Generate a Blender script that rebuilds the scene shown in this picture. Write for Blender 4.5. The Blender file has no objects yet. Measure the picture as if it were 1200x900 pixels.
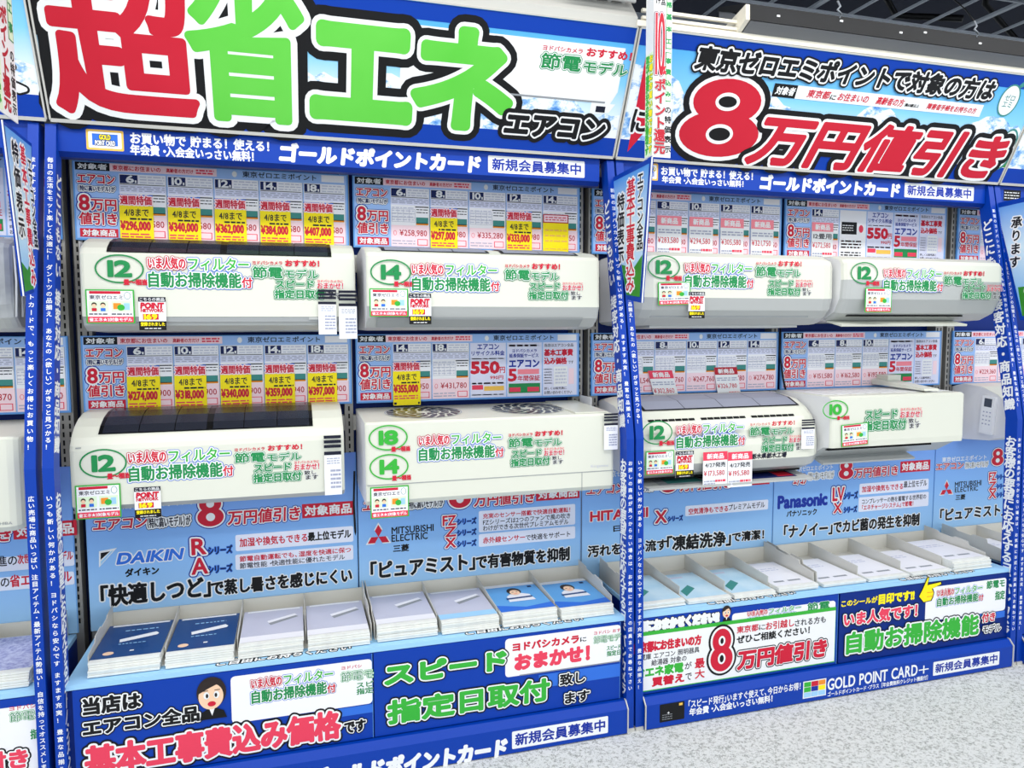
import bpy, math, random
import numpy as np
random.seed(7)
SC = bpy.context.scene
COL = SC.collection
# ------------------------------------------------------------------ camera
YAW, PITCH, ROLL = 0.289037, 0.078722, -0.002695
FPX = 867.0
CAM = np.array([0.665, -2.765, 1.445])
def cam_axes():
    cy, sy, cp, sp = math.cos(YAW), math.sin(YAW), math.cos(PITCH), math.sin(PITCH)
    f = np.array([sy*cp, cy*cp, -sp]); r = np.array([cy, -sy, 0.0]); u = np.cross(r, f)
    cr, sr = math.cos(ROLL), math.sin(ROLL)
    return np.array([r*cr+u*sr, -r*sr+u*cr, f])
AX = cam_axes()
def ray(px, py): return np.array([(px-600)/FPX, -(py-450)/FPX, 1.0]) @ AX
def proj(p):
    c = AX @ (np.asarray(p, float)-CAM); return 600+FPX*c[0]/c[2], 450-FPX*c[1]/c[2]
cd = bpy.data.cameras.new('camera'); cam = bpy.data.objects.new('camera', cd); COL.objects.link(cam)
cd.sensor_fit = 'HORIZONTAL'; cd.sensor_width = 36.0; cd.lens = FPX/1200*36.0; cd.clip_start = 0.02; cd.clip_end = 60
from mathutils import Matrix, Vector
rm = Matrix(((AX[0][0], AX[1][0], -AX[2][0]), (AX[0][1], AX[1][1], -AX[2][1]), (AX[0][2], AX[1][2], -AX[2][2])))
cam.matrix_world = Matrix.Translation(Vector(CAM)) @ rm.to_4x4()
SC.camera = cam
# ------------------------------------------------------------------ world and lights
w = bpy.data.worlds.new('shop_ambient_fill'); SC.world = w; w.use_nodes = True  # even ambient fill added from all round, brightens the recessed faces
w.node_tree.nodes['Background'].inputs[0].default_value = (0.86, 0.93, 1.0, 1)
w.node_tree.nodes['Background'].inputs[1].default_value = 1.2
def area(name, loc, rot, sx, sy, power, col=(1, 0.985, 0.96)):
    l = bpy.data.lights.new(name, 'AREA'); l.shape = 'RECTANGLE'; l.size = sx; l.size_y = sy; l.energy = power; l.color = col
    o = bpy.data.objects.new(name, l); o.location = loc; o.rotation_euler = rot; COL.objects.link(o)
for i, y in enumerate((-1.45, -3.4)):
    area('ceiling_lamp_light', (1.6, y, 3.02), (0, 0, 0), 9.0, 0.35, (100, 90)[i])
area('banner_lamp_light', (1.8, -0.9, 2.95), (math.radians(38), 0, 0), 8.0, 0.12, 9)
SC.view_settings.view_transform = 'Standard'; SC.view_settings.look = 'None'
SC.view_settings.exposure = 0.25; SC.view_settings.gamma = 1.0; SC.view_settings.use_curve_mapping = False
# ------------------------------------------------------------------ materials
def srgb(h):
    h = h.lstrip('#'); c = [int(h[i:i+2], 16)/255 for i in (0, 2, 4)]
    return tuple(x/12.92 if x <= .04045 else ((x+.055)/1.055)**2.4 for x in c)+(1,)
MATS = {}
def mat(name, col, rough=0.55, metal=0.0, spec=0.3, noise=None, coat=0.0):
    """procedural material; noise=(scale, second colour, amount)"""
    m = bpy.data.materials.new(name); m.use_nodes = True; nt = m.node_tree; b = nt.nodes['Principled BSDF']
    b.inputs['Base Color'].default_value = srgb(col); b.inputs['Roughness'].default_value = rough
    b.inputs['Metallic'].default_value = metal; b.inputs['Specular IOR Level'].default_value = spec
    if coat: b.inputs['Coat Weight'].default_value = coat
    if noise:
        tc = nt.nodes.new('ShaderNodeTexCoord'); n = nt.nodes.new('ShaderNodeTexNoise'); r = nt.nodes.new('ShaderNodeValToRGB')
        n.inputs['Scale'].default_value = noise[0]; n.inputs['Detail'].default_value = 3
        r.color_ramp.elements[0].position = .5-noise[2]/2; r.color_ramp.elements[1].position = .5+noise[2]/2
        r.color_ramp.elements[0].color = srgb(noise[1]); r.color_ramp.elements[1].color = srgb(col)
        nt.links.new(tc.outputs['Object'], n.inputs['Vector']); nt.links.new(n.outputs['Fac'], r.inputs['Fac']); nt.links.new(r.outputs['Color'], b.inputs['Base Color'])
    MATS[name] = m; return m
def grad(name, stops, axis='Z', z0=0.0, z1=1.0, rough=.5):
    """printed colour gradient between two world heights"""
    m = mat(name, stops[0][1], rough); nt = m.node_tree; b = nt.nodes['Principled BSDF']
    g = nt.nodes.new('ShaderNodeNewGeometry'); s = nt.nodes.new('ShaderNodeSeparateXYZ'); mr = nt.nodes.new('ShaderNodeMapRange'); r = nt.nodes.new('ShaderNodeValToRGB')
    mr.inputs['From Min'].default_value = z0; mr.inputs['From Max'].default_value = z1
    nt.links.new(g.outputs['Position'], s.inputs[0]); nt.links.new(s.outputs[axis], mr.inputs['Value']); nt.links.new(mr.outputs['Result'], r.inputs['Fac'])
    e = r.color_ramp.elements; e[0].position = stops[0][0]; e[0].color = srgb(stops[0][1]); e[1].position = stops[-1][0]; e[1].color = srgb(stops[-1][1])
    for p, c in stops[1:-1]: n = e.new(p); n.color = srgb(c)
    nt.links.new(r.outputs['Color'], b.inputs['Base Color'])
mat('blue', '#003ba6', .4, spec=.25); mat('blue_dark', '#00297e', .45, spec=.2); mat('blue_ink', '#0d2f9c')
mat('blue_mid', '#2f6fd8'); mat('navy', '#0a1c58'); mat('white', '#eef0f2'); mat('paper', '#f2f3f8'); mat('lilac', '#dfe2f8')
mat('black', '#07080c'); mat('ink', '#10142a'); mat('red', '#cc1836'); mat('red_deep', '#b5182e'); mat('red_soft', '#e8405c'); mat('pink', '#f48a98'); mat('pinkpale', '#f8dbe4')
mat('green', '#36b03a'); mat('green_big', '#52c238', noise=(3, '#6cd050', .6)); mat('green_dark', '#1c8a4c'); mat('green_pale', '#dff3d2'); mat('red_big', '#c2132c', noise=(3, '#cc2038', .6))
mat('yellow', '#ffea10'); mat('gold', '#f2c256'); mat('orange', '#f0902a'); mat('skin', '#f6cfae'); mat('hair', '#2c2220'); mat('hair_pale', '#5a3b20')
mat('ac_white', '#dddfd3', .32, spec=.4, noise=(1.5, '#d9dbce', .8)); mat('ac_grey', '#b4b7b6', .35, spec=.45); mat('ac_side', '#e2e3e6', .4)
mat('ac_trim', '#9a9ea0', .4); mat('intake', '#1b1f2c', .25, spec=.6); mat('intake_rim', '#07080a', .3); mat('filter_grey', '#9296a6', .5)
mat('steel', '#9c9a94', .4, .35, noise=(6, '#8c8a85', .5)); mat('steel_light', '#c9c8c2', .45, .1); mat('slot', '#0c0c0e', .8); mat('tray', '#cfcdc6', .45, .1)
mat('tray_in', '#dddbd2', .5); mat('board_edge', '#5f9be0'); mat('sky_ice', '#9fd0f4'); mat('mid_grey', '#8f949a'); mat('dash', '#a6abc2'); mat('dash_pale', '#cacddf'); mat('dash_red', '#e07a88')
mat('teal', '#3c8a84'); mat('screen', '#4a5260', .2); mat('plastic_film', '#b9bcbe', .2, spec=.6, noise=(14, '#8e9295', .5))
mat('housing', '#77797c', .5); mat('housing_dark', '#1c1d20', .6, noise=(8, '#151618', .5)); mat('lip', '#f4eedd', .5); mat('bar', '#8e949c', .5); mat('bar_light', '#aeb4bc', .5); mat('ceiling_dark', '#0b1224', .9, noise=(1.2, '#1a2036', .5))
mat('page', '#e9ebe6', .7, noise=(60, '#dcdedb', .6)); mat('cover_blue', '#0f3f7c', .3); mat('cover_grey', '#c9cadb', .35, noise=(5, '#bdbfd2', .6)); mat('cover_sky', '#5fa6e4', .35); mat('cover_text', '#c9cdea', .4, noise=(90, '#8f93c8', .3))
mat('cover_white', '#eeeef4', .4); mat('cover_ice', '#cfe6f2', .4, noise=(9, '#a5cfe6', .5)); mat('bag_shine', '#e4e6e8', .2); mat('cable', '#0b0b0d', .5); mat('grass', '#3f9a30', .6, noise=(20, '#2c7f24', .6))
mat('lamp_body', '#d5d6d6', .5)
lt = mat('lamp_tube', '#ffffff'); lt.node_tree.nodes['Principled BSDF'].inputs['Emission Color'].default_value = (1, 1, 1, 1); lt.node_tree.nodes['Principled BSDF'].inputs['Emission Strength'].default_value = 3
mat('wall_paint', '#b8bcc0', .7)
grad('banner_sky', [(0, '#f1f3f6'), (.16, '#ecf1f8'), (.30, '#d9ecf8'), (.55, '#86cdf5'), (1, '#3aa2ea')], 'Z', 2.08, 2.42)
grad('poster_sky', [(0, '#a9d6f8'), (.5, '#86b8f2'), (1, '#6f97ea')], 'Z', .42, .98)
grad('flag_sky', [(0, '#7fb8ec'), (.5, '#d4ecf8'), (1, '#3a8ee0')], 'Z', 1.55, 1.98)
def mountain():
    m = mat('mountain', '#e9f2fa'); nt = m.node_tree; b = nt.nodes['Principled BSDF']
    tc = nt.nodes.new('ShaderNodeTexCoord'); mp = nt.nodes.new('ShaderNodeMapping'); mp.inputs['Scale'].default_value = (9, 9, 14); mp.inputs['Rotation'].default_value = (0, .6, 0)
    n = nt.nodes.new('ShaderNodeTexNoise'); n.inputs['Detail'].default_value = 8; n.inputs['Scale'].default_value = 1.5; n.inputs['Roughness'].default_value = .7
    r = nt.nodes.new('ShaderNodeValToRGB'); e = r.color_ramp.elements
    e[0].position = .36; e[0].color = srgb('#3f86d8'); e[1].position = .50; e[1].color = srgb('#eff5fb'); k = e.new(.44); k.color = srgb('#9cc6ee')
    nt.links.new(tc.outputs['Object'], mp.inputs['Vector']); nt.links.new(mp.outputs[0], n.inputs['Vector']); nt.links.new(n.outputs['Fac'], r.inputs['Fac']); nt.links.new(r.outputs['Color'], b.inputs['Base Color'])
mountain()
def floor_mat():
    m = mat('carpet', '#b9bdbd', .95, spec=.1); nt = m.node_tree; b = nt.nodes['Principled BSDF']
    tc = nt.nodes.new('ShaderNodeTexCoord'); n = nt.nodes.new('ShaderNodeTexNoise'); n.inputs['Scale'].default_value = 330; n.inputs['Detail'].default_value = 2
    n2 = nt.nodes.new('ShaderNodeTexNoise'); n2.inputs['Scale'].default_value = 90; n2.inputs['Detail'].default_value = 4
    mx = nt.nodes.new('ShaderNodeMath'); mx.operation = 'ADD'; r = nt.nodes.new('ShaderNodeValToRGB'); e = r.color_ramp.elements
    e[0].position = .82; e[0].color = srgb('#979b99'); e[1].position = 1.16; e[1].color = srgb('#d3d6d6')
    for x in (n, n2): nt.links.new(tc.outputs['Object'], x.inputs['Vector'])
    nt.links.new(n.outputs['Fac'], mx.inputs[0]); nt.links.new(n2.outputs['Fac'], mx.inputs[1]); nt.links.new(mx.outputs[0], r.inputs['Fac']); nt.links.new(r.outputs['Color'], b.inputs['Base Color'])
    bp = nt.nodes.new('ShaderNodeBump'); bp.inputs['Strength'].default_value = .3; bp.inputs['Distance'].default_value = .003; nt.links.new(n.outputs['Fac'], bp.inputs['Height']); nt.links.new(bp.outputs[0], b.inputs['Normal'])
floor_mat()
# ------------------------------------------------------------------ frames: a flat face with its own x, y and outward normal
class Frame:
    def __init__(s, O, ux, uy):
        s.O = np.array(O, float); s.ux = np.array(ux, float); s.uy = np.array(uy, float)
        s.ux /= np.linalg.norm(s.ux); s.uy /= np.linalg.norm(s.uy); s.n = np.cross(s.ux, s.uy)
    def w(s, x, y, z=0.0): return s.O + s.ux*x + s.uy*y + s.n*z
    def px(s, u, v):
        d = ray(u, v); k = np.dot(s.O-CAM, s.n)/np.dot(d, s.n); p = CAM+k*d-s.O
        return float(np.dot(p, s.ux)), float(np.dot(p, s.uy))
    def solvex(s, u, y, x0):
        x = x0
        for _ in range(4):
            a = proj(s.w(x, y))[0]; b = proj(s.w(x+1e-3, y))[0]; x += (u-a)/((b-a)/1e-3)
        return x
    def box(s, xl, yt, yb, xr):
        """a rectangle of this face whose left end covers rows yt..yb at column xl and which ends at column xr"""
        x0, y0 = s.px(xl, yb); xa, y1 = s.px(xl, yt); x0 = (x0+xa)/2
        return x0, y0, s.solvex(xr, (y0+y1)/2, x0+.1), y1
def wallF(Y, X=0.0): return Frame((X, Y, 0), (1, 0, 0), (0, 0, 1))
Z0 = 0.0004
# ------------------------------------------------------------------ glyph outlines from Blender's own built-in font
_cu = bpy.data.curves.new('tmp', 'FONT'); _to = bpy.data.objects.new('tmp', _cu); COL.objects.link(_to)
_dg = bpy.context.evaluated_depsgraph_get()
GL = {}
def glyph(ch, res):
    k = (ch, res)
    if k in GL: return GL[k]
    _cu.resolution_u = res; _cu.body = ch; _cu.update_tag(); _dg.update()
    me = bpy.data.meshes.new_from_object(_to.evaluated_get(_dg), depsgraph=_dg)
    V = np.array([v.co[:2] for v in me.vertices]).reshape(-1, 2); F = [tuple(p.vertices) for p in me.polygons]
    bpy.data.meshes.remove(me)
    if len(V):
        q = {}; idx = []; NV = []
        for v in V:
            key = (round(float(v[0]), 5), round(float(v[1]), 5))
            if key not in q: q[key] = len(NV); NV.append(v)
            idx.append(q[key])
        V = np.array(NV); F2 = []
        for f in F:
            g = [idx[i] for i in f]; g = [a for i, a in enumerate(g) if a != g[i-1]]
            if len(set(g)) >= 3: F2.append(tuple(g))
        F = F2
        a = 0
        for f in F:
            for i in range(1, len(f)-1):
                p, r_, s_ = V[f[0]], V[f[i]], V[f[i+1]]; a += (r_[0]-p[0])*(s_[1]-p[1])-(r_[1]-p[1])*(s_[0]-p[0])
        if a < 0: F = [f[::-1] for f in F]
        E = {}
        for f in F:
            for i in range(len(f)): E[(f[i], f[(i+1) % len(f)])] = 1
        B = [e for e in E if (e[1], e[0]) not in E]
    else: B = []
    GL[k] = (V, F, B); return GL[k]
ROT = set('ー―-（）()「」〈〉【】…〜')
class MB:
    def __init__(s): s.v = []; s.f = []; s.m = []; s.mn = []; s.sm = []
    def mi(s, n):
        if n not in s.mn: s.mn.append(n)
        return s.mn.index(n)
    def add(s, V, F, m, smooth=False):
        b = len(s.v); s.v.extend([tuple(map(float, p)) for p in V]); s.f.extend([tuple(b+i for i in f) for f in F]); s.m.extend([s.mi(m)]*len(F)); s.sm.extend([smooth]*len(F))
    def box(s, x0, y0, z0, x1, y1, z1, m):
        V = [(x0, y0, z0), (x1, y0, z0), (x1, y1, z0), (x0, y1, z0), (x0, y0, z1), (x1, y0, z1), (x1, y1, z1), (x0, y1, z1)]
        s.add(V, [(0, 3, 2, 1), (4, 5, 6, 7), (0, 1, 5, 4), (1, 2, 6, 5), (2, 3, 7, 6), (3, 0, 4, 7)], m)
    def slab(s, fr, x0, y0, x1, y1, z0, z1, m):
        V = [fr.w(x, y, z) for z in (z0, z1) for x, y in ((x0, y0), (x1, y0), (x1, y1), (x0, y1))]
        s.add(V, [(0, 3, 2, 1), (4, 5, 6, 7), (0, 1, 5, 4), (1, 2, 6, 5), (2, 3, 7, 6), (3, 0, 4, 7)], m)
    def rect(s, fr, x0, y0, x1, y1, m, z=Z0): s.add([fr.w(x0, y0, z), fr.w(x1, y0, z), fr.w(x1, y1, z), fr.w(x0, y1, z)], [(0, 1, 2, 3)], m)
    def poly(s, fr, pts, m, z=Z0): s.add([fr.w(x, y, z) for x, y in pts], [tuple(range(len(pts)))], m)
    def pslab(s, fr, pts, z0, z1, m):
        n = len(pts); V = [fr.w(x, y, z0) for x, y in pts]+[fr.w(x, y, z1) for x, y in pts]
        s.add(V, [tuple(range(n))[::-1], tuple(range(n, 2*n))]+[(i, (i+1) % n, n+(i+1) % n, n+i) for i in range(n)], m)
    def rrect(s, fr, x0, y0, x1, y1, r, m, z=Z0):
        P = []
        for cx, cy, a0 in ((x1-r, y1-r, 0), (x0+r, y1-r, 90), (x0+r, y0+r, 180), (x1-r, y0+r, 270)):
            for k in range(4): a = math.radians(a0+k*30); P.append((cx+r*math.cos(a), cy+r*math.sin(a)))
        s.poly(fr, P, m, z)
    def ell(s, fr, cx, cy, rx, ry, m, z=Z0, n=28): s.poly(fr, [(cx+rx*math.cos(6.2832*i/n), cy+ry*math.sin(6.2832*i/n)) for i in range(n)], m, z)
    def ring(s, fr, cx, cy, rx, ry, t, m, z=Z0, n=36):
        V = []
        for i in range(n):
            a = 6.28318*i/n; V += [fr.w(cx+rx*math.cos(a), cy+ry*math.sin(a), z), fr.w(cx+(rx-t)*math.cos(a), cy+(ry-t)*math.sin(a), z)]
        s.add(V, [(2*i, 2*((i+1) % n), 2*((i+1) % n)+1, 2*i+1) for i in range(n)], m)
    def prism(s, prof, x0, x1, m, smooth=False):
        """(y, z) outline extruded along x"""
        n = len(prof); V = [(x0, y, z) for y, z in prof]+[(x1, y, z) for y, z in prof]
        s.add(V, [tuple(range(n)), tuple(range(n, 2*n))[::-1]], m); s.add(V, [(i, n+i, n+(i+1) % n, (i+1) % n) for i in range(n)], m, smooth)
    def tube(s, pts, r, m, n=6):
        pts = [np.array(p, float) for p in pts]; V = []
        for i, p in enumerate(pts):
            d = pts[min(i+1, len(pts)-1)]-pts[max(i-1, 0)]; d /= np.linalg.norm(d)+1e-9
            a = np.cross(d, (0, 0, 1) if abs(d[2]) < .9 else (1, 0, 0)); a /= np.linalg.norm(a); b = np.cross(d, a)
            for k in range(n): t = 6.28318*k/n; V.append(p+r*(a*math.cos(t)+b*math.sin(t)))
        s.add(V, [(i*n+k, i*n+(k+1) % n, (i+1)*n+(k+1) % n, (i+1)*n+k) for i in range(len(pts)-1) for k in range(n)]+[tuple(range(n))[::-1], tuple(range((len(pts)-1)*n, len(pts)*n))], m, True)
    def put(s, fr, V2, F, B, layers, em, z, big=False):
        """one glyph, already in face coordinates, as stacked layers [(material, outline width in em)]"""
        n = len(V2)
        nxt = {}; prv = {}
        for a, b in B: nxt[a] = b; prv[b] = a
        nn = {}
        for a, b in B:
            d = V2[b]-V2[a]; l = math.hypot(*d) or 1e-9; nn[a] = (d[1]/l, -d[0]/l)
        for li, (m, off) in enumerate(layers):
            zz = z+li*Z0; V = [fr.w(x, y, zz) for x, y in V2]; FF = list(F); o = off*em
            if o > 0:
                en = {}; ex = {}; zl = zz-.45*Z0
                for a in nxt:
                    if a not in prv: continue
                    n1 = nn[prv[a]]; n2 = nn[a]; dt = n1[0]*n2[0]+n1[1]*n2[1]; cr = n1[0]*n2[1]-n1[1]*n2[0]
                    if cr > 0 and dt < .75:
                        a1 = math.atan2(n1[1], n1[0]); da = math.atan2(cr, dt); k = max(1, int(round(da/(.45 if big else .9)))); p0 = len(V)
                        for q in range(k+1):
                            t_ = a1+da*q/k; V.append(fr.w(V2[a][0]+math.cos(t_)*o, V2[a][1]+math.sin(t_)*o, zl))
                        for q in range(k): FF.append((a, p0+q, p0+q+1))
                        en[a] = p0; ex[a] = p0+k
                    else:
                        dn = max(1+dt, .6); mx, my = (n1[0]+n2[0])/dn, (n1[1]+n2[1])/dn
                        if mx*mx+my*my < .3: mx, my = n2
                        en[a] = ex[a] = len(V); V.append(fr.w(V2[a][0]+mx*o, V2[a][1]+my*o, zl))
                for a, b in B:
                    if a in en and b in en: FF.append((a, ex[a], en[b], b))
            s.add(V, FF, m)
    def text(s, fr, t, x0, y0, x1, y1, layers, res=2, shear=0.0, z=Z0, track=0.0):
        """a line of writing fitted into a rectangle of the face"""
        xs = []; X = 0
        for ch in t:
            if ch in ' 　': X += .35 if ch == ' ' else .7; continue
            V, F, B = glyph(ch, res); wd = V[:, 0].max()
            adv = 1.0 if ord(ch) > 0x2000 else wd+.05
            if ch in '！・、。': adv = .6
            if ch in '「（〈': V = V-np.array([.45, 0]); adv = .55
            if ch in '」）〉': adv = .5
            xs.append((V+np.array([X, 0]), F, B)); X += adv+track
        if not xs: return
        A = np.vstack([v for v, _, _ in xs]); mn, mx = A.min(0), A.max(0)
        if y1-y0 > 0 and mx[1]-mn[1] < .45: mn = np.array([mn[0], -.08]); mx = np.array([mx[0], .8])
        sy = (y1-y0)/(mx[1]-mn[1]); sx = (x1-x0)/(mx[0]-mn[0]) if x1 is not None else sy
        for V, F, B in xs:
            U = np.column_stack([x0+(V[:, 0]-mn[0])*sx, y0+(V[:, 1]-mn[1])*sy])
            if shear: U[:, 0] += (U[:, 1]-y0)*shear
            s.put(fr, U, F, B, layers, sy, z+(len(s.v) % 7)*1.1e-5, res >= 3)
    def vtext(s, fr, t, xc, ytop, ybot, size, layers, res=2, z=Z0, shear=0.0, wide=1.0):
        """upright column of writing"""
        n = sum(.55 if c in ' 　' else 1 for c in t); p = (ytop-ybot)/n; y = ytop; sz = min(size, p*1.12)
        for ch in t:
            if ch in ' 　': y -= p*.55; continue
            V, F, B = glyph(ch, res); cy = y-p/2; y -= p
            c = np.array([.5, .38])
            if ord(ch) < 0x2000: c = (V.min(0)+V.max(0))/2
            U = V-c
            if ch in ROT:
                U = np.column_stack([U[:, 1], -U[:, 0]]) - (0 if ch not in 'ー―' else np.array([0, 0]))
            if ch in '、。': U = U+np.array([.6, .55])
            U = U*np.array([size*wide, sz]); U[:, 0] += U[:, 1]*shear
            s.put(fr, U+np.array([xc, cy]), F, B, layers, min(size, sz), z+(len(s.v) % 7)*1.1e-5, res >= 3)
    def eight(s, fr, x0, y0, x1, y1, z=Z0, shear=0.0, fill='red', outs=(('black', .10), ('white', .05)), hole=('white', 'black')):
        w_, h_ = x1-x0, y1-y0; n = 32
        L = [(.5, .715, .42, .285), (.5, .30, .50, .30)]; H = [(.5, .715, .15, .115), (.5, .30, .17, .13)]
        def e(c, g, m, zz):
            cx, cy, rx, ry = c; rx = rx*w_+g*h_; ry = (ry+g)*h_; P = []
            for i in range(n):
                a = 6.28318*i/n; X = cx*w_+rx*math.cos(a); Y = cy*h_+ry*math.sin(a); P.append((x0+X+Y*shear, y0+Y))
            s.poly(fr, P, m, zz)
        for k, (m, g) in enumerate(outs):
            for j, c in enumerate(L): e(c, g, m, z+k*Z0+j*2e-5)
        k = len(outs)
        for j, c in enumerate(L): e(c, 0, fill, z+k*Z0+j*2e-5)
        for j, c in enumerate(H):
            e(c, 0, hole[0], z+(k+1)*Z0)
            if hole[1]: e(c, -.045, hole[1], z+(k+2)*Z0)
    def dashes(s, fr, x0, y0, x1, y1, rows, m, fill=.45, z=Z0*2, seg=5):
        h = (y1-y0)/rows
        for r in range(rows):
            x = x0
            while x < x1-.001:
                l = random.uniform(.5, 1.6)*(x1-x0)/seg; e = min(x+l, x1)
                s.rect(fr, x, y0+r*h+h*(1-fill)/2, e, y0+r*h+h*(1+fill)/2, m, z); x = e+(x1-x0)*.05
    def build(s, name, parent=None, loc=None, kind=None):
        if not s.f: return None
        V = np.array(s.v)
        if parent is not None: L = np.array(parent['_abs'])
        elif loc is not None: L = np.array(loc, float)
        else: L = np.array([(V[:, 0].min()+V[:, 0].max())/2, (V[:, 1].min()+V[:, 1].max())/2, V[:, 2].min()])
        me = bpy.data.meshes.new(name); me.from_pydata((V-L).tolist(), [], s.f)
        for n in s.mn: me.materials.append(MATS[n])
        me.polygons.foreach_set('material_index', s.m); me.polygons.foreach_set('use_smooth', s.sm); me.update()
        o = bpy.data.objects.new(name, me); COL.objects.link(o)
        if parent is not None: o.parent = parent; o['_abs'] = L.tolist()
        else: o.location = L; o['_abs'] = L.tolist()
        if kind: o['kind'] = kind
        return o
def tag(o, label, cat, group=None):
    o['label'] = label; o['category'] = cat
    if group: o['group'] = group
    return o
def thing(name, loc, label, cat, group=None):
    o = bpy.data.objects.new(name, None); o.empty_display_size = .05; o.location = loc; COL.objects.link(o); o['_abs'] = [float(c) for c in loc]
    return tag(o, label, cat, group)
def bx(x0, y0, z0, x1, y1, z1, m): b = MB(); b.box(x0, y0, z0, x1, y1, z1, m); return b
# ------------------------------------------------------------------ styles of lettering: stacked outlines
W3 = [('white', .10)]
def st(col, *outs, bold=.03): return [(m, o) for m, o in outs]+[(col, bold)]
RW = st('red', ('white', .10)); GW = st('green', ('white', .10)); KW = st('black', ('white', .10)); WK = st('white', ('black', .12))
RWB = st('red', ('blue_ink', .15), ('white', .10)); GWB = st('green', ('blue_mid', .16), ('white', .10))
K = [('ink', .015)]; KB = [('black', .035)]; R_ = [('red', .025)]; WB = [('white', .035)]; WT = [('white', .02)]; BI = [('blue_ink', .03)]; G_ = [('green', .03)]
# ================================================================== STRUCTURE
b = bx(-6, -7, -.05, 12, 8, 0, 'carpet'); o = b.build('floor'); o['kind'] = 'structure'
b = bx(-6, -7, 3.9, 12, 8, 3.95, 'ceiling_dark'); o = b.build('ceiling'); o['kind'] = 'structure'
b = bx(-6, .08, 0, 12, .12, 2.3, 'wall_paint'); o = b.build('wall_back'); o['kind'] = 'structure'
# open-cell ceiling grid
gr = thing('ceiling_grid', (3, 2.6, 3.2), 'open grey metal grid hung under the dark ceiling', 'ceiling grid')
for y in (.35, 1.25, 2.6, 4.2):
    b = MB(); b.box(-5, y-.028, 3.17, 11, y+.028, 3.226, 'bar'); b.build('grid_bar', gr)
for k in range(14):
    y = .1+k*.42; b = MB(); b.box(-5, y-.007, 3.226, 11, y+.007, 3.24, 'bar_light'); b.build('grid_bar', gr)
for k in range(52):
    x = -4+k*.27; r = .006 if k % 4 else .016
    b = MB(); b.box(x-r, 0, 3.241, x+r, 6.5, 3.255, 'bar_light'); b.build('grid_bar', gr)
for k in range(5):
    b = MB(); x = 1.6+k*1.1; b.tube([(x, .4+k*.2, 3.9), (x+.1, .5+k*.2, 3.5), (x+.5, .9+k*.1, 3.35), (x+.7, .8, 3.24)], .02, 'cable'); b.build('duct_cable', gr)
for y, lab in ((-1.45, 'long white ceiling lamp above the aisle nearest the shelves'), (-3.4, 'long white ceiling lamp above the aisle farther from the shelves')):
    l = thing('ceiling_lamp', (1.6, y, 3.05), lab, 'lamp')
    b = bx(-2.9, y-.18, 3.06, 6.1, y+.18, 3.12, 'lamp_body'); b.build('lamp_housing', l)
# ================================================================== SHELF BAYS
ZT = 2.05
SEG = [(2.04, -.245), (1.05, -.434), (0.0, -.455)]     # (z, y) of a side panel's front edge
def seg_frame(x, i, face):
    (za, ya), (zb, yb) = SEG[i], SEG[i+1]; up = np.array([0, ya-yb, za-zb])
    L = float(np.linalg.norm(up))
    if face == 'front': return Frame((x, yb, zb), (1, 0, 0), up), L
    if face == 'left': return Frame((x, yb, zb), np.cross(up, (-1, 0, 0)), up), L    # outward normal -x
    return Frame((x, yb, zb), np.cross(up, (1, 0, 0)), up), L
INNER = ['どこにもない　接客対応・商品知識', 'お客様の要望にお応えするヨドバシカメラ']
EDGE_L = ['毎日の生活をモット楽しく快適に！　ダントツの品揃え！　あなたの〈欲しい〉がきっと見つかる！', 'いつも新しい何かがある！　ヨドバシなら安心です　ますます充実！　豊富な品揃え！']
EDGE_R0 = ['ますます充実！　豊富な品揃え！　ポイントカードで、もっと楽しくお得にお買い物！', '広い売場に商品いっぱい　注目アイテム・最新アイテム勢揃い！　自信を持ってオススメします！']
EDGE_R = ['新宿のヨドバシカメラ！　いつも新しい何かがある！　ますます充実！　豊富な品揃え！', 'お探しの商品が見つからない場合は、お気軽にお近くの店員までお尋ね下さい']
def side_panel(bay, x0, x1, inner, edge):
    b = MB(); D = .055
    pf = [(y, z) for z, y in SEG]; prof = pf+[(y+D, z) for y, z in reversed(pf)]
    b.prism(prof, x0, x1, 'blue'); p = b.build('side_panel', bay)
    t = MB()
    for i in range(2):
        fr, L = seg_frame((x0+x1)/2, i, 'front'); t0, t1 = (.90, .05) if i == 0 else (.93, .14)
        t.vtext(fr, edge[i], 0, L*t0, L*t1, .0165, WT)
        if inner == 'left': fr, L = seg_frame(x0, i, 'left')
        else: fr, L = seg_frame(x1, i, 'right')
        dx = float(np.sign(np.dot(fr.ux, (0, 1, 0))))*D*.5
        t.vtext(fr, INNER[i], dx, L*(.86 if i == 0 else .93), L*(.04 if i == 0 else .12), .05, WB, shear=.12)
    t.build('lettering', p)
    bx(x0-.001, -.460, 0, x1+.001, -.440, .012, 'steel_light').build('foot', p)
bays = []
SEAM = [-.020, 1.806, 3.585, 5.38]; GAP = [.008, .004, .004, .004]
BAYLAB = ['blue shelf bay cut off at the left edge of the picture', 'blue shelf bay on the left with four air conditioners', 'blue shelf bay on the right with four air conditioners', 'blue shelf bay cut off at the right edge of the picture']
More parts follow.
